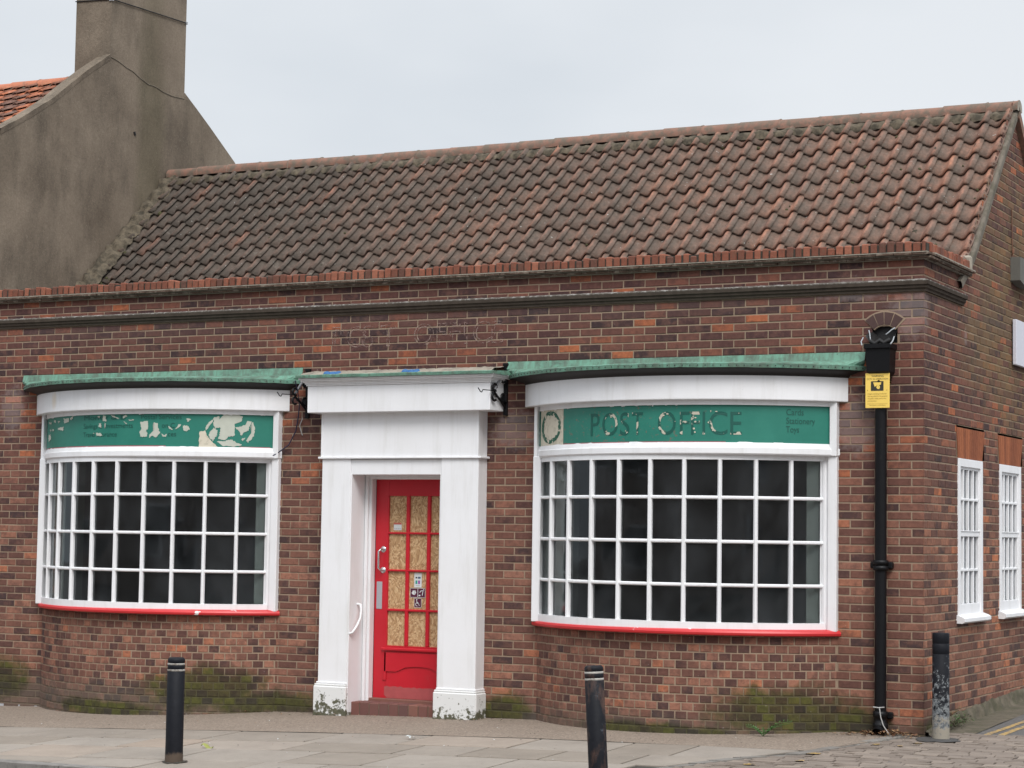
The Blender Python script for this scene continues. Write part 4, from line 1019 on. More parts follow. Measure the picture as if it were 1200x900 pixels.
# ------------------------------------------------------------------ side sash windows
def sash(a, b, z0, z1):
    f = MB(); e = .006
    f.box(-.03, e + .004, a + .002, a + .075, z0, z1, 'white', .003); f.box(-.03, e + .004, b - .075, b - .002, z0, z1, 'white', .003)
    f.box(-.03, e + .002, a + .075, b - .075, z1 - .075, z1, 'white', .003); f.box(-.04, -.012, a + .07, b - .07, z1 - .10, z1 - .07, 'white', .003)
    f.box(-.03, -.002, a + .075, b - .075, z0, z0 + .10, 'white', .003)
    zm = (z0 + z1) / 2 + .03
    f.box(-.045, -.006, a + .075, b - .075, zm - .03, zm + .028, 'white', .004); f.box(-.04, .002, a + .075, b - .075, zm + .018, zm + .028, 'white', .002)
    y0, y1 = a + .085, b - .085
    for k in range(1, 4): y = y0 + (y1 - y0) * k / 4; f.box(-.045, -.012, y - .014, y + .014, z0 + .1, z1 - .09, 'white', .004)
    for k in (y0, y1): f.box(-.045, -.010, k - .012, k + .012, z0 + .1, z1 - .09, 'white', .003)
    for z in ((z0 + .1 + zm - .03) / 2, (z1 - .09 + zm + .028) / 2): f.box(-.045, -.010, y0, y1, z - .012, z + .012, 'white', .004)
    w = f.build('sash_window', shop)
    m = MB(); m.face([(-.038, a + .05, z0 + .05), (-.038, b - .05, z0 + .05), (-.038, b - .05, z1 - .05), (-.038, a + .05, z1 - .05)], 'glass'); m.build('glass', w)
    m = MB(); n = 60; vs = []
    for i in range(n + 1): y = a + .05 + (b - a - .1) * i / n; x = -.075 + .008 * math.sin(i * 1.1); vs += [(x, y, z0 + .04), (x, y, z1 - .06)]
    m.mesh(vs, [(2 * i, 2 * i + 2, 2 * i + 3, 2 * i + 1) for i in range(n)], 'curtain', True); m.build('net_curtain', w)
    m = MB(); m.poly_prism([(-.03, z0 - .075), (.055, z0 - .075), (.075, z0 - .06), (.075, z0 - .03), (.05, z0 - .015), (.0, z0 + .003), (-.03, z0 + .003)], 'y', a - .035, b + .05, 'white')
    m.v = [(q[0], q[1], q[2]) for q in m.v]
    m.build('sill', w)
    m = MB(); hb = [(a + .01, z1 + .002), (b - .005, z1 + .002), (b + .095, z1 + .288), (a - .045, z1 + .288)]
    m.poly_prism(hb, 'x', -.03, -.003, 'mortar')
    for k in range(13):
        L0, L1 = k / 13, (k + 1) / 13; e0 = .0028
        yb0, yb1 = hb[0][0] + (hb[1][0] - hb[0][0]) * L0, hb[0][0] + (hb[1][0] - hb[0][0]) * L1; yt0, yt1 = hb[3][0] + (hb[2][0] - hb[3][0]) * L0, hb[3][0] + (hb[2][0] - hb[3][0]) * L1
        m.poly_prism([(yb0 + e0, hb[0][1]), (yb1 - e0, hb[0][1]), (yt1 - e0, hb[2][1] - .002), (yt0 + e0, hb[2][1] - .002)], 'x', -.02, .004, 'lintel')
    m.build('lintel', w)
for a, b, c, d in SW: sash(a, b, .985 + .03, d)

# ghost lettering left on the brick
def ghost_mat():
    t = NT('ghost_lettering'); tr = t.n('ShaderNodeBsdfTransparent'); df = t.n('ShaderNodeBsdfDiffuse'); df.inputs[0].default_value = (.36, .26, .23, 1)
    mx = t.n('ShaderNodeMixShader'); t.put(mx.inputs[0], t.math('MULTIPLY', t.ramp(t.noise(13, 5, .7), [(.45, 0), (.62, 1)]), .45)); t.lk(tr.outputs[0], mx.inputs[1]); t.lk(df.outputs[0], mx.inputs[2]); t.lk(mx.outputs[0], t.out.inputs[0]); return t.m
M['ghost'] = ghost_mat()
m = MB()
for ch, x in zip('POSTOFFICE', (-6.19, -6.01, -5.82, -5.60, -5.22, -4.97, -4.82, -4.66, -4.55, -4.35)):
    vs, fs = text_mesh(ch, .30, outline=True, bevel=.006); m.mesh([(x + v[0], -.0045 + v[2] * .2, 3.575 + v[1]) for v in vs], fs, 'ghost')
m.build('faded_wall_lettering', shop)

# ------------------------------------------------------------------ rainwater outlet and downpipe
m = MB()
m.box(-.475, -.245, .05, .3, 3.41, 3.61, 'soffit')                   # black box painted in for the shaded void behind the hole
cxh, czh, r1, r2 = -.36, 3.475, .145, .255
for k in range(4):
    a0, a1 = math.radians(134 - k * 22 + 0), math.radians(134 - (k + 1) * 22 + 2.5)
    q = [(cxh + r1 * math.cos(a0), czh + r1 * math.sin(a0)), (cxh + r1 * math.cos(a1), czh + r1 * math.sin(a1)), (cxh + r2 * math.cos(a1), czh + r2 * math.sin(a1)), (cxh + r2 * math.cos(a0), czh + r2 * math.sin(a0))]
    m.poly_prism(q, 'y', -.008, .03, 'arch_brick')
a_ = [(cxh + (r2 + .012) * math.cos(math.radians(t)), czh + (r2 + .012) * math.sin(math.radians(t))) for t in range(44, 139, 13)] + [(cxh + (r1 - .01) * math.cos(math.radians(t)), czh + (r1 - .01) * math.sin(math.radians(t))) for t in range(135, 42, -13)]
m.poly_prism(a_, 'y', -.004, .03, 'mortar'); m.build('outlet_arch', shop, recalc=True)

dp = thing('drainpipe', 'black cast iron drainpipe with hopper head near the right corner of the brick front', 'drainpipe', (-.37, -.08, -.02))
m = MB(); m.tube([(-.37, -.075, .16), (-.37, -.075, 1.0), (-.37, -.075, 2.2), (-.37, -.075, 3.14)], .052, 'black_iron', 20)
for z in (1.45, 1.50): m.lathe((-.37, -.075, z), [(.053, -.02), (.068, -.02), (.070, 0), (.068, .02), (.053, .02)], 'black_iron', 20)
m.box(-.47, -.27, -.07, .0, 1.445, 1.505, 'black_iron', .01); m.build('pipe', dp)
m = MB()
hp = [(-.075, .085, 3.135), (-.075, .09, 3.165), (-.11, .095, 3.19), (-.125, .125, 3.40), (-.135, .135, 3.405), (-.135, .135, 3.44)]
vs = []
for (o, w, z) in ((0, .072, 3.10), (0, .075, 3.15), (0, .105, 3.185), (0, .112, 3.385), (0, .124, 3.392), (0, .124, 3.43), (0, .105, 3.43), (0, .10, 3.36)):
    dpt = w * 1.55
    vs += [(-.37 - w, -.005, z), (-.37 + w, -.005, z), (-.37 + w, -.005 - dpt, z), (-.37 - w, -.005 - dpt, z)]
m.mesh(vs, [(i * 4 + j, i * 4 + (j + 1) % 4, (i + 1) * 4 + (j + 1) % 4, (i + 1) * 4 + j) for i in range(7) for j in range(4)] + [(28, 29, 30, 31)], 'black_iron')
m.lathe((-.37, -.075, 3.10), [(.055, -.06), (.075, -.05), (.06, -.03), (.075, -.01), (.07, .02)], 'black_iron', 20); m.build('hopper', dp)
m = MB(); n = 14; vs = []
for i in range(n + 1):                                              # crumpled lead chute lining
    t = -1 + 2 * i / n; zz = 3.47 + .10 * t * t + rnd(-.006, .006)
    for k, y in enumerate((.06, -.02, -.09, -.12)): vs.append((-.36 + t * (.105 + .012 * k), y, zz - .022 * k + rnd(-.004, .004)))
m.mesh(vs, [(i * 4 + j, i * 4 + j + 1, (i + 1) * 4 + j + 1, (i + 1) * 4 + j) for i in range(n) for j in range(3)], 'soffit')
m.tube([(-.475, -.10, 3.56), (-.462, -.12, 3.53), (-.452, -.13, 3.48), (-.435, -.135, 3.45)], .006, 'lead_edge', 6)
m.tube([(-.235, -.10, 3.575), (-.262, -.12, 3.555), (-.29, -.125, 3.53), (-.31, -.13, 3.515)], .006, 'lead_edge', 6)
m.tube([(-.508, -.16, 3.49), (-.515, -.2, 3.45), (-.50, -.22, 3.415)], .006, 'lead_edge', 6); m.tube([(-.225, -.16, 3.49), (-.225, -.2, 3.45), (-.24, -.22, 3.42)], .006, 'lead_edge', 6)
m.tube([(-.45, -.13, 3.46), (-.40, -.15, 3.43), (-.36, -.14, 3.465), (-.32, -.15, 3.435), (-.27, -.13, 3.47)], .022, 'soffit', 8)
m.build('lead_chute', dp)
m = MB(); m.lathe((-.37, -.075, .10), [(.053, .10), (.066, .095), (.066, .05), (.056, .045), (.056, -.0), (.068, -.005), (.068, -.05), (.05, -.055)], 'black_iron', 20)
m.tube([(-.37, -.075, .06), (-.37, -.10, .03), (-.37, -.16, .0)], [.055, .055, .06], 'black_iron', 16, caps=False)
m.box(-.44, -.43 + .16, -.05, 0, .13, .19, 'black_iron', .01); m.build('shoe', dp)
m = MB(); m.tube([(-.42, -.13, .235), (-.37, -.137, .232), (-.32, -.12, .236)], .006, 'cord', 6); m.tube([(-.36, -.137, .232), (-.345, -.145, .15), (-.32, -.15, .08), (-.27, -.17, .02), (-.25, -.18, .004)], .005, 'cord', 6); m.build('tied_cord', dp)

# cctv notice
nt = thing('warning_notice', 'yellow security camera notice with black picture fixed over the drainpipe', 'sign', (-.38, -.14, 2.86))
m = MB(); m.box(-.492, -.272, -.146, -.134, 2.862, 3.172, 'yellow', .003); bd = m.build('panel', nt)
m = MB(); f = lambda u, z: (u, -.1475, z)
rect(m, f, -.44, -.325, 3.015, 3.10, 'ink'); f3 = lambda u, z: (u, -.149, z)
m.face([f3(-.42, 3.09), f3(-.345, 3.09), f3(-.35, 3.068), f3(-.385, 3.062), f3(-.405, 3.05)], 'yellow'); blob(m, f3, -.372, 3.048, .017, .018, 'yellow', 12, .1)
put_text(m, 'WARNING', .026, f, -.435, 3.137, 'ink', width=.11); put_text(m, 'CCTV IN OPERATION', .02, f, -.48, 3.113, 'ink', width=.195)
for k, ln in enumerate(('Images are being monitored', 'and recorded for the purpose', 'of public safety and crime', 'prevention')): put_text(m, ln, .018, f, -.47, 2.983 - .021 * k, 'ink_soft', width=[.17, .18, .17, .08][k])
rect(m, f, -.475, -.29, 2.898, 2.900, 'ink_soft'); put_text(m, 'This scheme is controlled by', .014, f, -.455, 2.882, 'ink_soft', width=.15)
for x in (-.47, -.295): blob(m, f3, x, 3.02, .004, .004, 'ink_soft', 8, 0)
m.build('print', nt)

# iron brackets
def bracket(x, label, side):
    b = thing('iron_bracket', label, 'bracket', (x, 0, 2.85), 'iron brackets either side of the doorway')
    m = MB(); m.box(x - .022, x + .022, -.028, -.002, 2.852, 3.36, 'black_iron', .004); m.box(x - .03, x + .03, -.036, -.002, 3.335, 3.365, 'black_iron', .006); m.build('wall_bar', b)
    m = MB()
    m.box(x - .028, x + .028, -.06, -.028, 3.17, 3.25, 'black_iron', .008); m.box(x - .028, x + .028, -.06, -.028, 2.98, 3.06, 'black_iron', .008)
    m.tube([(x, -.03, 3.27), (x, -.10, 3.24), (x, -.25, 3.09)], .013, 'lead', 8); m.tube([(x, -.03, 2.93), (x, -.12, 2.99), (x, -.25, 3.06)], .012, 'black_iron', 8)
    for z in (3.11, 3.02):
        m.tube([(x, -.25 + .045 * math.cos(t), z + .035 * math.sin(t)) for t in [2 * PI * k / 12 for k in range(11)]], .012, 'black_iron', 8)
    for z in (3.21, 3.02):
        m.tube([(x, -.07 + .04 * math.cos(t), z + .04 * math.sin(t)) for t in [2 * PI * k / 12 for k in range(10)]], .011, 'black_iron', 8)
    m.build('scroll_arm', b)
    m = MB(); m.tube([(x, -.27, 3.08), (x, -.42, 3.075), (x - .01, -.47, 3.075), (x - .015, -.485, 3.05), (x - .02, -.50, 3.055), (x - .03, -.53, 3.09)], .005, 'black_iron', 6); m.build('wire_hook', b)
bracket(-6.45, 'black iron bracket with wire hook between the left bow window and doorway cornice', 0)
bracket(-4.16, 'black iron bracket with wire hook between the doorway cornice and right bow window', 1)
# cable and loose ends
m = MB(); m.tube([(-6.42, -.30, 3.22), (-6.44, -.22, 3.12), (-6.48, -.12, 2.98), (-6.53, -.06, 2.86), (-6.57, -.04, 2.72), (-6.66, -.03, 2.58), (-6.78, -.07, 2.49), (-6.86, -.09, 2.45)], .006, 'cable', 6)
m.tube([(-6.50, -.02, 2.86), (-6.53, -.03, 2.78), (-6.51, -.02, 2.70), (-6.50, -.02, 2.68)], .005, 'cord', 6)
m.build('hanging_cable', None, 'thin dark blue cable hanging from bracket down to the corner of left bow window', 'cable')
for x, lb in ((-6.05, 'small blue scrap lying on doorway cornice near its left end'), (-5.14, 'flat blue scrap lying on doorway cornice right of centre')):
    m = MB(); n = 10
    for k in range(3): m.lathe((x + .05 * k, -.28 + .02 * k, 3.288), [(.001, .022 - .004 * k), (.03, .015), (.045, -.01)], 'blue', 9, Matrix.Rotation(.2 * k, 3, 'X'))
    m.build('blue_scrap', None, lb, 'scrap')
# bent grab rail in doorway
m = MB(); m.tube([(-5.80, -.02, .98), (-5.765, -.02, .975), (-5.75, -.025, .93), (-5.75, -.04, .84), (-5.755, -.10, .76), (-5.77, -.155, .70), (-5.80, -.16, .69)], .013, 'white', 10)
m.build('grab_rail', None, 'bent white handrail on the left inner side of the doorway', 'handrail')

# things on the gable wall
m = MB(); z0 = 4.325
poly = [(3.11, 4.60), (3.78, 4.60), (3.78, 4.42), (3.60, 4.325), (3.30, 4.325), (3.11, 4.36)]
m.poly_prism(poly, 'x', .0, .10, 'vent'); 
for k in range(4): m.box(.098, .108, 3.30, 3.58, 4.44 + .032 * k, 4.45 + .032 * k, 'soffit'); m.box(.098, .118, 3.29, 3.59, 4.45 + .032 * k, 4.457 + .032 * k, 'vent')
m.build('wall_vent', None, 'weathered grey louvred box high on the side gable wall', 'vent')
m = MB(); m.box(.0, .04, 3.72, 3.95, 4.14, 4.30, 'label_red', .01); m.box(.04, .055, 3.76, 3.91, 4.18, 4.27, 'label_red', .01); m.build('alarm_box', None, 'small orange red box under the grey louvred box on the gable', 'alarm box')
m = MB(); m.box(.012, .05, 3.145, 4.6, 3.50, 3.965, 'pale_panel', .004); m.box(.0, .012, 3.2, 3.25, 3.55, 3.9, 'vent'); m.build('blank_sign', None, 'pale blank panel on the side wall above the sash windows', 'sign')
m = MB(); m.tube([(.012, 3.12, 5.1), (.014, 3.13, 4.75), (.016, 3.14, 4.62)], .006, 'rust', 6); m.lathe((.02, 3.14, 4.66), [(.001, .03), (.015, .02), (.012, -.02)], 'rust', 8)
m.build('rusty_hook', None, 'thin rusty rod on the gable above the grey louvred box', 'hook')

# ------------------------------------------------------------------ neighbouring house
nb = thing('neighbour_house', 'taller cement rendered house with big chimney adjoining the left end of the shop', 'house', (-14, 2.8, -.2))
rake = [(-.35, 5.93), (.11, 6.20), (.6, 6.48), (1.02, 6.745), (1.38, 7.02), (1.7, 7.25), (2.04, 7.47)]
back = [(3.58, 7.31), (3.85, 7.15), (4.16, 6.96), (4.72, 6.60), (5.4, 6.0), (6.2, 5.2)]
m = MB()
m.poly_prism([(.02, -.6)] + [(.02, 6.12)] + rake[1:] + back + [(6.2, -.6)], 'x', XL - .20, XL, 'render')
m.build('gable_wall', nb, recalc=True)
# rake coping fillet (rough edge)
m = MB(); vs = []; path = []
for (a, b) in zip(rake[1:], rake[2:]):
    for t in (0, .25, .5, .75): path.append((a[0] + (b[0] - a[0]) * t, a[1] + (b[1] - a[1]) * t))
path.append(rake[-1])
for i, (y, z) in enumerate(path):
    w = rnd(-.008, .008)
    for (dx, h) in ((.004, -.05), (.01 + w, .012 + w), (-.05, .020), (-.12, -.0 + w), (-.22, -.09)): vs.append((XL + dx, y - h * .2, z + h))
m.mesh(vs, [(i * 5 + j, i * 5 + j + 1, (i + 1) * 5 + j + 1, (i + 1) * 5 + j) for i in range(len(path) - 1) for j in range(4)], 'render', False)
m.build('rake_fillet', nb)
m = MB(); m.box(-16.9, XL - .20, .02, 6.2, -.6, 5.85, 'render')
m.face([(-16.9, 2.8, 7.3), (-16.9, .0, 5.8), (-16.9, 5.9, 5.8)], 'render'); m.build('house_wall', nb)
for x in (-15.2, -12.7):
    for z in (.9, 3.5):
        f = MB(); f.box(x - .5, x + .5, -.01, .03, z, z + 1.3, 'white', .004); f.box(x - .43, x + .43, -.02, .0, z + .08, z + .62, 'opp_window'); f.box(x - .43, x + .43, -.02, .0, z + .68, z + 1.22, 'opp_window'); f.box(x - .56, x + .56, -.07, .02, z - .08, z - .002, 'white', .005)
        f.build('window', nb)
RN = (2.8, 7.38); sl = math.hypot(2.8, 1.53); cN, sN = 2.8 / sl, 1.53 / sl
m = MB(); pantiles(m, -16.9, XL - .17, lambda s: (RN[0] - s * cN, RN[1] - s * sN, -cN, -sN), 12, .272, .2135, 'tile_orange', A=.06)
m.face([(-16.9, 2.8, 7.36), (XL - .17, 2.8, 7.36), (XL - .17, -.1, 5.78), (-16.9, -.1, 5.78)], 'soffit'); m.face([(-16.9, 2.8, 7.4), (XL - .17, 2.8, 7.4), (XL - .17, 6.2, 5.5), (-16.9, 6.2, 5.5)], 'tile_orange')
rf = m.build('pantile_roof', nb)
m = MB(); x = -16.97
while x < XL - .6:
    L_ = .45; vs = []; K = 10; dz = rnd(-.006, .006)
    for (xx, rr) in ((x, .118), (x + L_ * .95, .112), (x + L_ + .01, .12)):
        for k in range(K + 1): a = PI * (-.05 + 1.1 * k / K); vs.append((xx, RN[0] - rr * math.cos(a), RN[1] - .02 + dz + rr * math.sin(a)))
    n = K + 1; m.mesh(vs, [(j * n + k, j * n + k + 1, (j + 1) * n + k + 1, (j + 1) * n + k) for j in range(2) for k in range(K)], 'ridge_orange', True); m.mesh([vs[2 * n + k] for k in range(n)], [tuple(range(n))], 'cement'); x += L_
m.build('ridge', rf)
lumpy('ridge_bedding', ((-16.9, RN[0] - .1, RN[1] - .01), (XL - .17, RN[0] - .1, RN[1] - .01)), ((-16.9, RN[0] - .18, RN[1] - .08), (XL - .17, RN[0] - .18, RN[1] - .08)), 120, 3, .02, 'bedding', rf, .03, 4)
m = MB()
m.poly_prism([(-11.31, 2.045), (XL - .002, 2.045), (XL - .002, 3.57), (-11.31, 3.57)], 'z', 7.27, 9.5, 'render')
m.poly_prism([(-11.37, 1.985), (XL + .064, 1.985), (XL + .064, 3.62), (-11.37, 3.62)], 'z', 9.5, 9.62, 'render')
ch = m.build('chimney', nb, recalc=True)
for y in (2.4, 2.8, 3.2):
    m = MB(); m.lathe((-11.03, y, 9.62), [(.12, 0), (.11, .4), (.13, .42), (.13, .48), (.09, .48), (.085, .1)], 'ridge_orange', 16); m.build('chimney_pot', ch)
m = MB(); z = 8.21; m.tube([(-11.32, 2.04, 8.20), (-11.32, 2.036, 8.20), (XL, 2.036, 8.17), (XL + .012, 2.05, 8.17), (XL + .012, 2.6, 8.19), (XL + .012, 3.56, 8.22), (XL + .0, 3.57, 8.22)], .007, 'black_iron', 6, smooth=False)
m.box(XL - .03, XL + .02, 2.028, 2.06, 8.155, 8.19, 'lead_edge'); m.box(XL - .02, XL + .02, 3.545, 3.575, 8.205, 8.235, 'lead_edge'); m.build('wire_band', ch)
# crack line and raised scar at chimney foot
m = MB(); pts = [(2.05, 7.45), (2.2, 7.44), (2.35, 7.40), (2.5, 7.36), (2.62, 7.31), (2.8, 7.27), (2.95, 7.28), (3.1, 7.24), (3.3, 7.22), (3.56, 7.24)]
m.tube([(XL + .003, y + .0, z + rnd(-.012, .012)) for y, z in pts],   .005, 'verge_mortar', 6, smooth=False)
m.tube([(XL + .002, 2.55, 6.62), (XL + .002, 2.57, 6.58)], .018, 'soffit', 6); m.build('crack', nb)

# ------------------------------------------------------------------ bollards
def bollard(name_loc, h, r, mat, label, tilt=None, bands=True, flat=False):
    x, y = name_loc; g0 = gz(x, y); b = thing('bollard', label, 'bollard', (x, y, g0), 'black bollards standing on the pavement')
    T = tilt or Matrix.Identity(3)
    m = MB()
    prof = [(r * 1.03, -.15), (r * 1.03, .0), (r, .12), (r, h - .115), (r * .93, h - .11), (r * .93, h - .095), (r * .99, h - .09), (r * .99, h - .062), (r * .92, h - .057), (r * .92, h - .045), (r * .99, h - .04), (r * .97, h - .015), (r * .80, h - .002), (0.001, h)]
    if flat: prof = [(r * 1.02, -.15), (r, .1), (r, h - .185), (r * .97, h - .182), (r * .97, h - .176), (r, h - .173), (r, h - .095), (r * .97, h - .092), (r * .97, h - .086), (r, h - .083), (r, h - .006), (r * .96, h), (.001, h)]
    m.lathe((x, y, g0), prof, mat, 28, T); m.build('post', b)
    if bands:
        for dz in (.0, .05):
            m = MB(); m.lathe((x, y, g0), [(r * .98, h - .113 + dz), (r * 1.008, h - .111 + dz), (r * 1.008, h - .099 + dz), (r * .98, h - .097 + dz)], 'band', 28, T); m.build('band', b)
    return b
bollard((-5.29, -3.71), .865, .073, 'boll_clean', 'upright black bollard with pale bands in front of the left bow window')
bollard((-1.50, -3.50), .86, .073, 'boll_rust', 'leaning rusty black bollard with pale bands before the right bow window', Matrix.Rotation(math.radians(-3.6), 3, 'Y'))
bollard((.205, -.20), .91, .073, 'boll_peel', 'unbanded bollard with peeling paint beside the brick corner', None, False, True)
# dirt collars and tar patch
for (x, y, r, mt) in ((-5.29, -3.71, .10, 'joint'), (-1.5, -3.5, .10, 'joint'), (.18, -.25, .17, 'tar')):
    m = MB(); n = 22; vs = [(x, y, gz(x, y) + .014)]
    for k in range(n): t = 2 * PI * k / n; q = r * rnd(.75, 1.15); vs.append((x + q * 1.2 * math.cos(t), y + q * math.sin(t), gz(x + q * math.cos(t), y + q * math.sin(t)) + .004))
    m.mesh(vs, [(0, 1 + k, 1 + (k + 1) % n) for k in range(n)], mt, True); m.build('ground_patch', kind='structure')

# ------------------------------------------------------------------ litter, leaves, weeds
m = MB()
def leaf(m, x, y, s, mat, z=None):
    z = gz(x, y) + rnd(.004, .03) if z is None else z; a = rnd(0, 2 * PI); c, d = math.cos(a), math.sin(a); t = rnd(-.5, .5) * s; u = rnd(-.5, .5) * s
    P = [(x + c * s, y + d * s, z + t), (x - d * s * .45, y + c * s * .45, z + .2 * s), (x - c * s, y - d * s, z + u), (x + d * s * .45, y - c * s * .45, z + .1 * s)]
    m.face(P, mat)
for i in range(260):
    x = -.36 + random.gauss(.02, .16); y = -.03 - abs(random.gauss(0, .09))
    if x < 0.0: leaf(m, x, y, rnd(.012, .03), 'leafbrown', gz(x, y) + rnd(.004, .05) * max(0, 1 - abs(x + .3) * 3) + .006)
m.build('fallen_leaves', kind='stuff')
m = MB()
for i in range(330):
    x = rnd(-10.6, -.3); y = yb(x) + abs(random.gauss(0, .5)) if random.random() < .4 else rnd(-3.6, -.7); s = rnd(.004, .012)
    if -4.6 > x > -6: y = rnd(-3, -.25)
    leaf(m, x, y, s, random.choice(['leafbrown', 'cement', 'joint', 'paper', 'leafbrown', 'joint']))
for i in range(170):
    x = rnd(-4.7, 0) if random.random() < .6 else rnd(-7, -4); y = -.22 - abs(random.gauss(0, .05)) if x < -3.9 or x > -.8 else -.0
    if y < 0: leaf(m, x, y, rnd(.008, .02), random.choice(['leafbrown', 'joint', 'moss']))
m.build('grit', kind='stuff')
m = MB(); vs = []
for i in range(9):
    t = i / 8; w = .03 * math.sin(PI * (.08 + t * .84)); x = -5.66 + .13 * t; y = -2.82; z = gz(x, y) + .012 + .02 * math.sin(t * 6)
    vs += [(x, y - w, z), (x, y, z + .012), (x, y + w, z + .004)]
m.mesh(vs, [(3 * i + j, 3 * i + j + 1, 3 * i + j + 4, 3 * i + j + 3) for i in range(8) for j in range(2)], 'leafyellow', True)
m.build('fallen_leaf', None, 'single yellow green leaf lying on the flags right of the left bollard', 'leaf')
for k, (x, y, lb) in enumerate(((-4.15, -1.75, 'crumpled white scrap of litter lying on flags below the doorway'), (-2.25, -1.9, 'brown scrap of litter on the flags left of the leaning bollard'))):
    m = MB(); s = .03
    for q in range(4): leaf(m, x + rnd(-.03, .03), y + rnd(-.02, .02), s, 'paper' if k == 0 else 'leafbrown', gz(x, y) + .012 + .006 * q)
    m.build('litter', None, lb, 'litter')
def frond(m, base, ang, L_, n=7, mat='leafgreen'):
    c, d = math.cos(ang), math.sin(ang)
    for i in range(1, n + 1):
        t = i / n; x = base[0] + c * L_ * t; y = base[1] + d * L_ * t * .6; z = base[2] + L_ * (1.25 * t - .75 * t * t); w = L_ * .20 * (1.15 - t * .8)
        for s in (-1, 1):
            ex, ey = x - d * s * w + c * w * .5, y + c * s * w * .6
            m.face([(x, y, z), (x + c * w * .3, y, z + .004), (ex, ey - .004, z + .012), (x - c * w * .25, y, z - .002)], mat)
    m.tube([(base[0], base[1], base[2]), (base[0] + c * L_ * .5, base[1] + d * L_ * .3, base[2] + L_ * .42), (base[0] + c * L_, base[1] + d * L_ * .6, base[2] + L_ * .5)], .0025, mat, 5)
m = MB(); b0 = (-1.28, -.56, gz(-1.28, -.56) + .004)
for a, l in ((.1, .24), (.5, .27), (.9, .15), (2.6, .14), (2.9, .17), (3.4, .15), (-.4, .2), (-1.2, .1), (-2, .12), (1.8, .12)): frond(m, b0, a, l)
m.build('weed', None, 'green ferny weed growing at the foot of the right bow window', 'weed')
m = MB()
for i in range(260):
    y = random.gauss(.85, .22); x = .03 + abs(random.gauss(0, .05)); z = gz(x, y) + abs(random.gauss(0, .05)) + .01; leaf(m, x, y, rnd(.01, .022), random.choice(['moss', 'moss', 'leafgreen']), z)
m.build('moss_growth', None, 'clump of yellow green moss at the wall foot behind the peeling bollard', 'moss')

# ------------------------------------------------------------------ opposite side of the street (seen in the panes)
op = thing('opposite_terrace', 'plain brick terrace across the road facing the shop', 'terrace', (-8, -36, -.4))
m = MB(); m.box(-110, 110, -44, -36, -.6, 6.6, 'opp_brick'); m.build('terrace_wall', op)
m = MB(); m.poly_prism([(-35.6, 6.5), (-44.4, 6.5), (-40, 9.8)], 'x', -110.3, 110.3, 'opp_roof'); m.build('terrace_roof', op)
x = -107
while x < 106:
    for z in (.8, 3.8):
        f = MB(); f.box(x, x + 1.2, -35.98, -35.9, z, z + 1.5, 'white'); f.box(x + .08, x + 1.12, -35.9, -35.88, z + .08, z + 1.42, 'opp_window'); f.build('window', op)
    f = MB(); f.box(x + 2, x + 2.95, -35.97, -35.92, -.4, 1.75, 'opp_door'); f.build('door', op); x += 6.2

# ------------------------------------------------------------------ camera, light, sky
cam = bpy.data.cameras.new('camera'); co = bpy.data.objects.new('camera', cam); COL.objects.link(co); scene.camera = co
F_, yaw, pitch, roll = 2432.85, math.radians(27.3753), math.radians(4.16745), math.radians(.85454)
cy, sy = math.cos(yaw), math.sin(yaw)
f = Vector((-sy * math.cos(pitch), cy * math.cos(pitch), math.sin(pitch))); r = Vector((cy, sy, 0)); u = r.cross(f)
r2 = math.cos(roll) * r + math.sin(roll) * u; u2 = -math.sin(roll) * r + math.cos(roll) * u
mt = Matrix((r2, u2, -f)).transposed().to_4x4(); mt.translation = Vector((5.17616, -17.91657, 1.69058)); co.matrix_world = mt
cam.sensor_width = 36; cam.lens = F_ / 1200 * 36; cam.clip_end = 600; cam.clip_start = .1

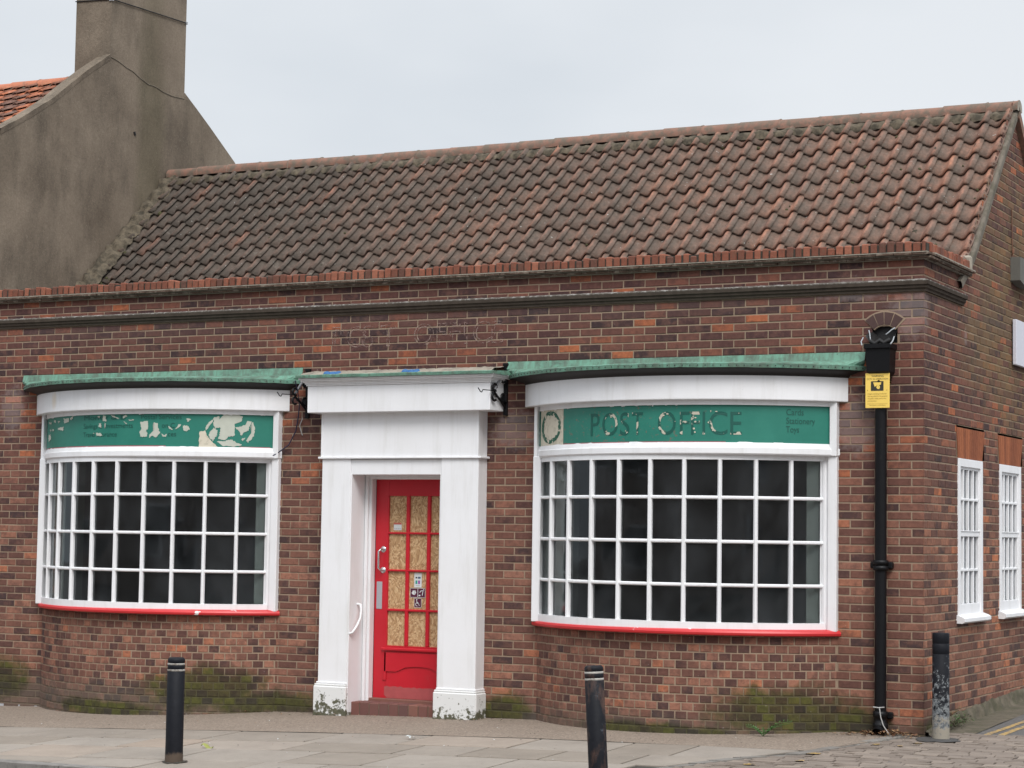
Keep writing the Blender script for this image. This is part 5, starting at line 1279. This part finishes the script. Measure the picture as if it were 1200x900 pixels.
w = bpy.data.worlds.new('World'); scene.world = w; w.use_nodes = True; nt_ = w.node_tree; nt_.nodes.clear()
out = nt_.nodes.new('ShaderNodeOutputWorld'); bg = nt_.nodes.new('ShaderNodeBackground'); sk = nt_.nodes.new('ShaderNodeTexSky')
sk.sky_type = 'NISHITA'; sk.sun_disc = False; EL, AZ = math.radians(48), math.radians(142)
sk.sun_elevation = EL; sk.sun_rotation = AZ; sk.dust_density = 3; sk.ozone_density = 1; sk.air_density = 1
hs = nt_.nodes.new('ShaderNodeHueSaturation'); hs.inputs['Saturation'].default_value = .22; hs.inputs['Value'].default_value = 1
tc = nt_.nodes.new('ShaderNodeTexCoord'); nz = nt_.nodes.new('ShaderNodeTexNoise'); nz.inputs['Scale'].default_value = 1.6; nz.inputs['Detail'].default_value = 5
mp = nt_.nodes.new('ShaderNodeMapping'); mp.inputs['Scale'].default_value = (1, 1, 2.5)
mx = nt_.nodes.new('ShaderNodeMix'); mx.data_type = 'RGBA'; mx.inputs[0].default_value = .72
cr = nt_.nodes.new('ShaderNodeValToRGB'); cr.color_ramp.elements[0].position = .38; cr.color_ramp.elements[0].color = (5.95, 6.6, 7.3, 1); cr.color_ramp.elements[1].position = .62; cr.color_ramp.elements[1].color = (8.4, 8.8, 9.25, 1)
L = nt_.links.new
L(tc.outputs['Generated'], mp.inputs[0]); L(mp.outputs[0], nz.inputs['Vector']); L(nz.outputs[0], cr.inputs[0])
L(sk.outputs[0], hs.inputs['Color']); L(hs.outputs[0], mx.inputs[6]); L(cr.outputs[0], mx.inputs[7])
sp = nt_.nodes.new('ShaderNodeSeparateXYZ'); L(tc.outputs['Generated'], sp.inputs[0])
cz = nt_.nodes.new('ShaderNodeMapRange'); cz.inputs[1].default_value = .28; cz.inputs[2].default_value = .85; cz.inputs[3].default_value = 1.0; cz.inputs[4].default_value = 2.4; L(sp.outputs[2], cz.inputs[0])
vm = nt_.nodes.new('ShaderNodeVectorMath'); vm.operation = 'SCALE'; L(mx.outputs[2], vm.inputs[0]); L(cz.outputs[0], vm.inputs['Scale'])
L(vm.outputs[0], bg.inputs[0]); bg.inputs[1].default_value = .10; L(bg.outputs[0], out.inputs[0])
sun = bpy.data.lights.new('sun', 'SUN'); sun.energy = 1.8; sun.angle = math.radians(25); sun.color = (1, .97, .93); so = bpy.data.objects.new('sun', sun); COL.objects.link(so)
# nishita rotation is clockwise from +y
sd = Vector((math.sin(AZ) * math.cos(EL), math.cos(AZ) * math.cos(EL), math.sin(EL)))
so.rotation_euler = (-sd).to_track_quat('-Z', 'Y').to_euler()
vs_ = scene.view_settings; vs_.view_transform = 'Standard'; vs_.look = 'None'; vs_.exposure = .14; vs_.gamma = 1
scene.render.engine = 'CYCLES'
scene.cycles.max_bounces = 8; scene.cycles.transparent_max_bounces = 12
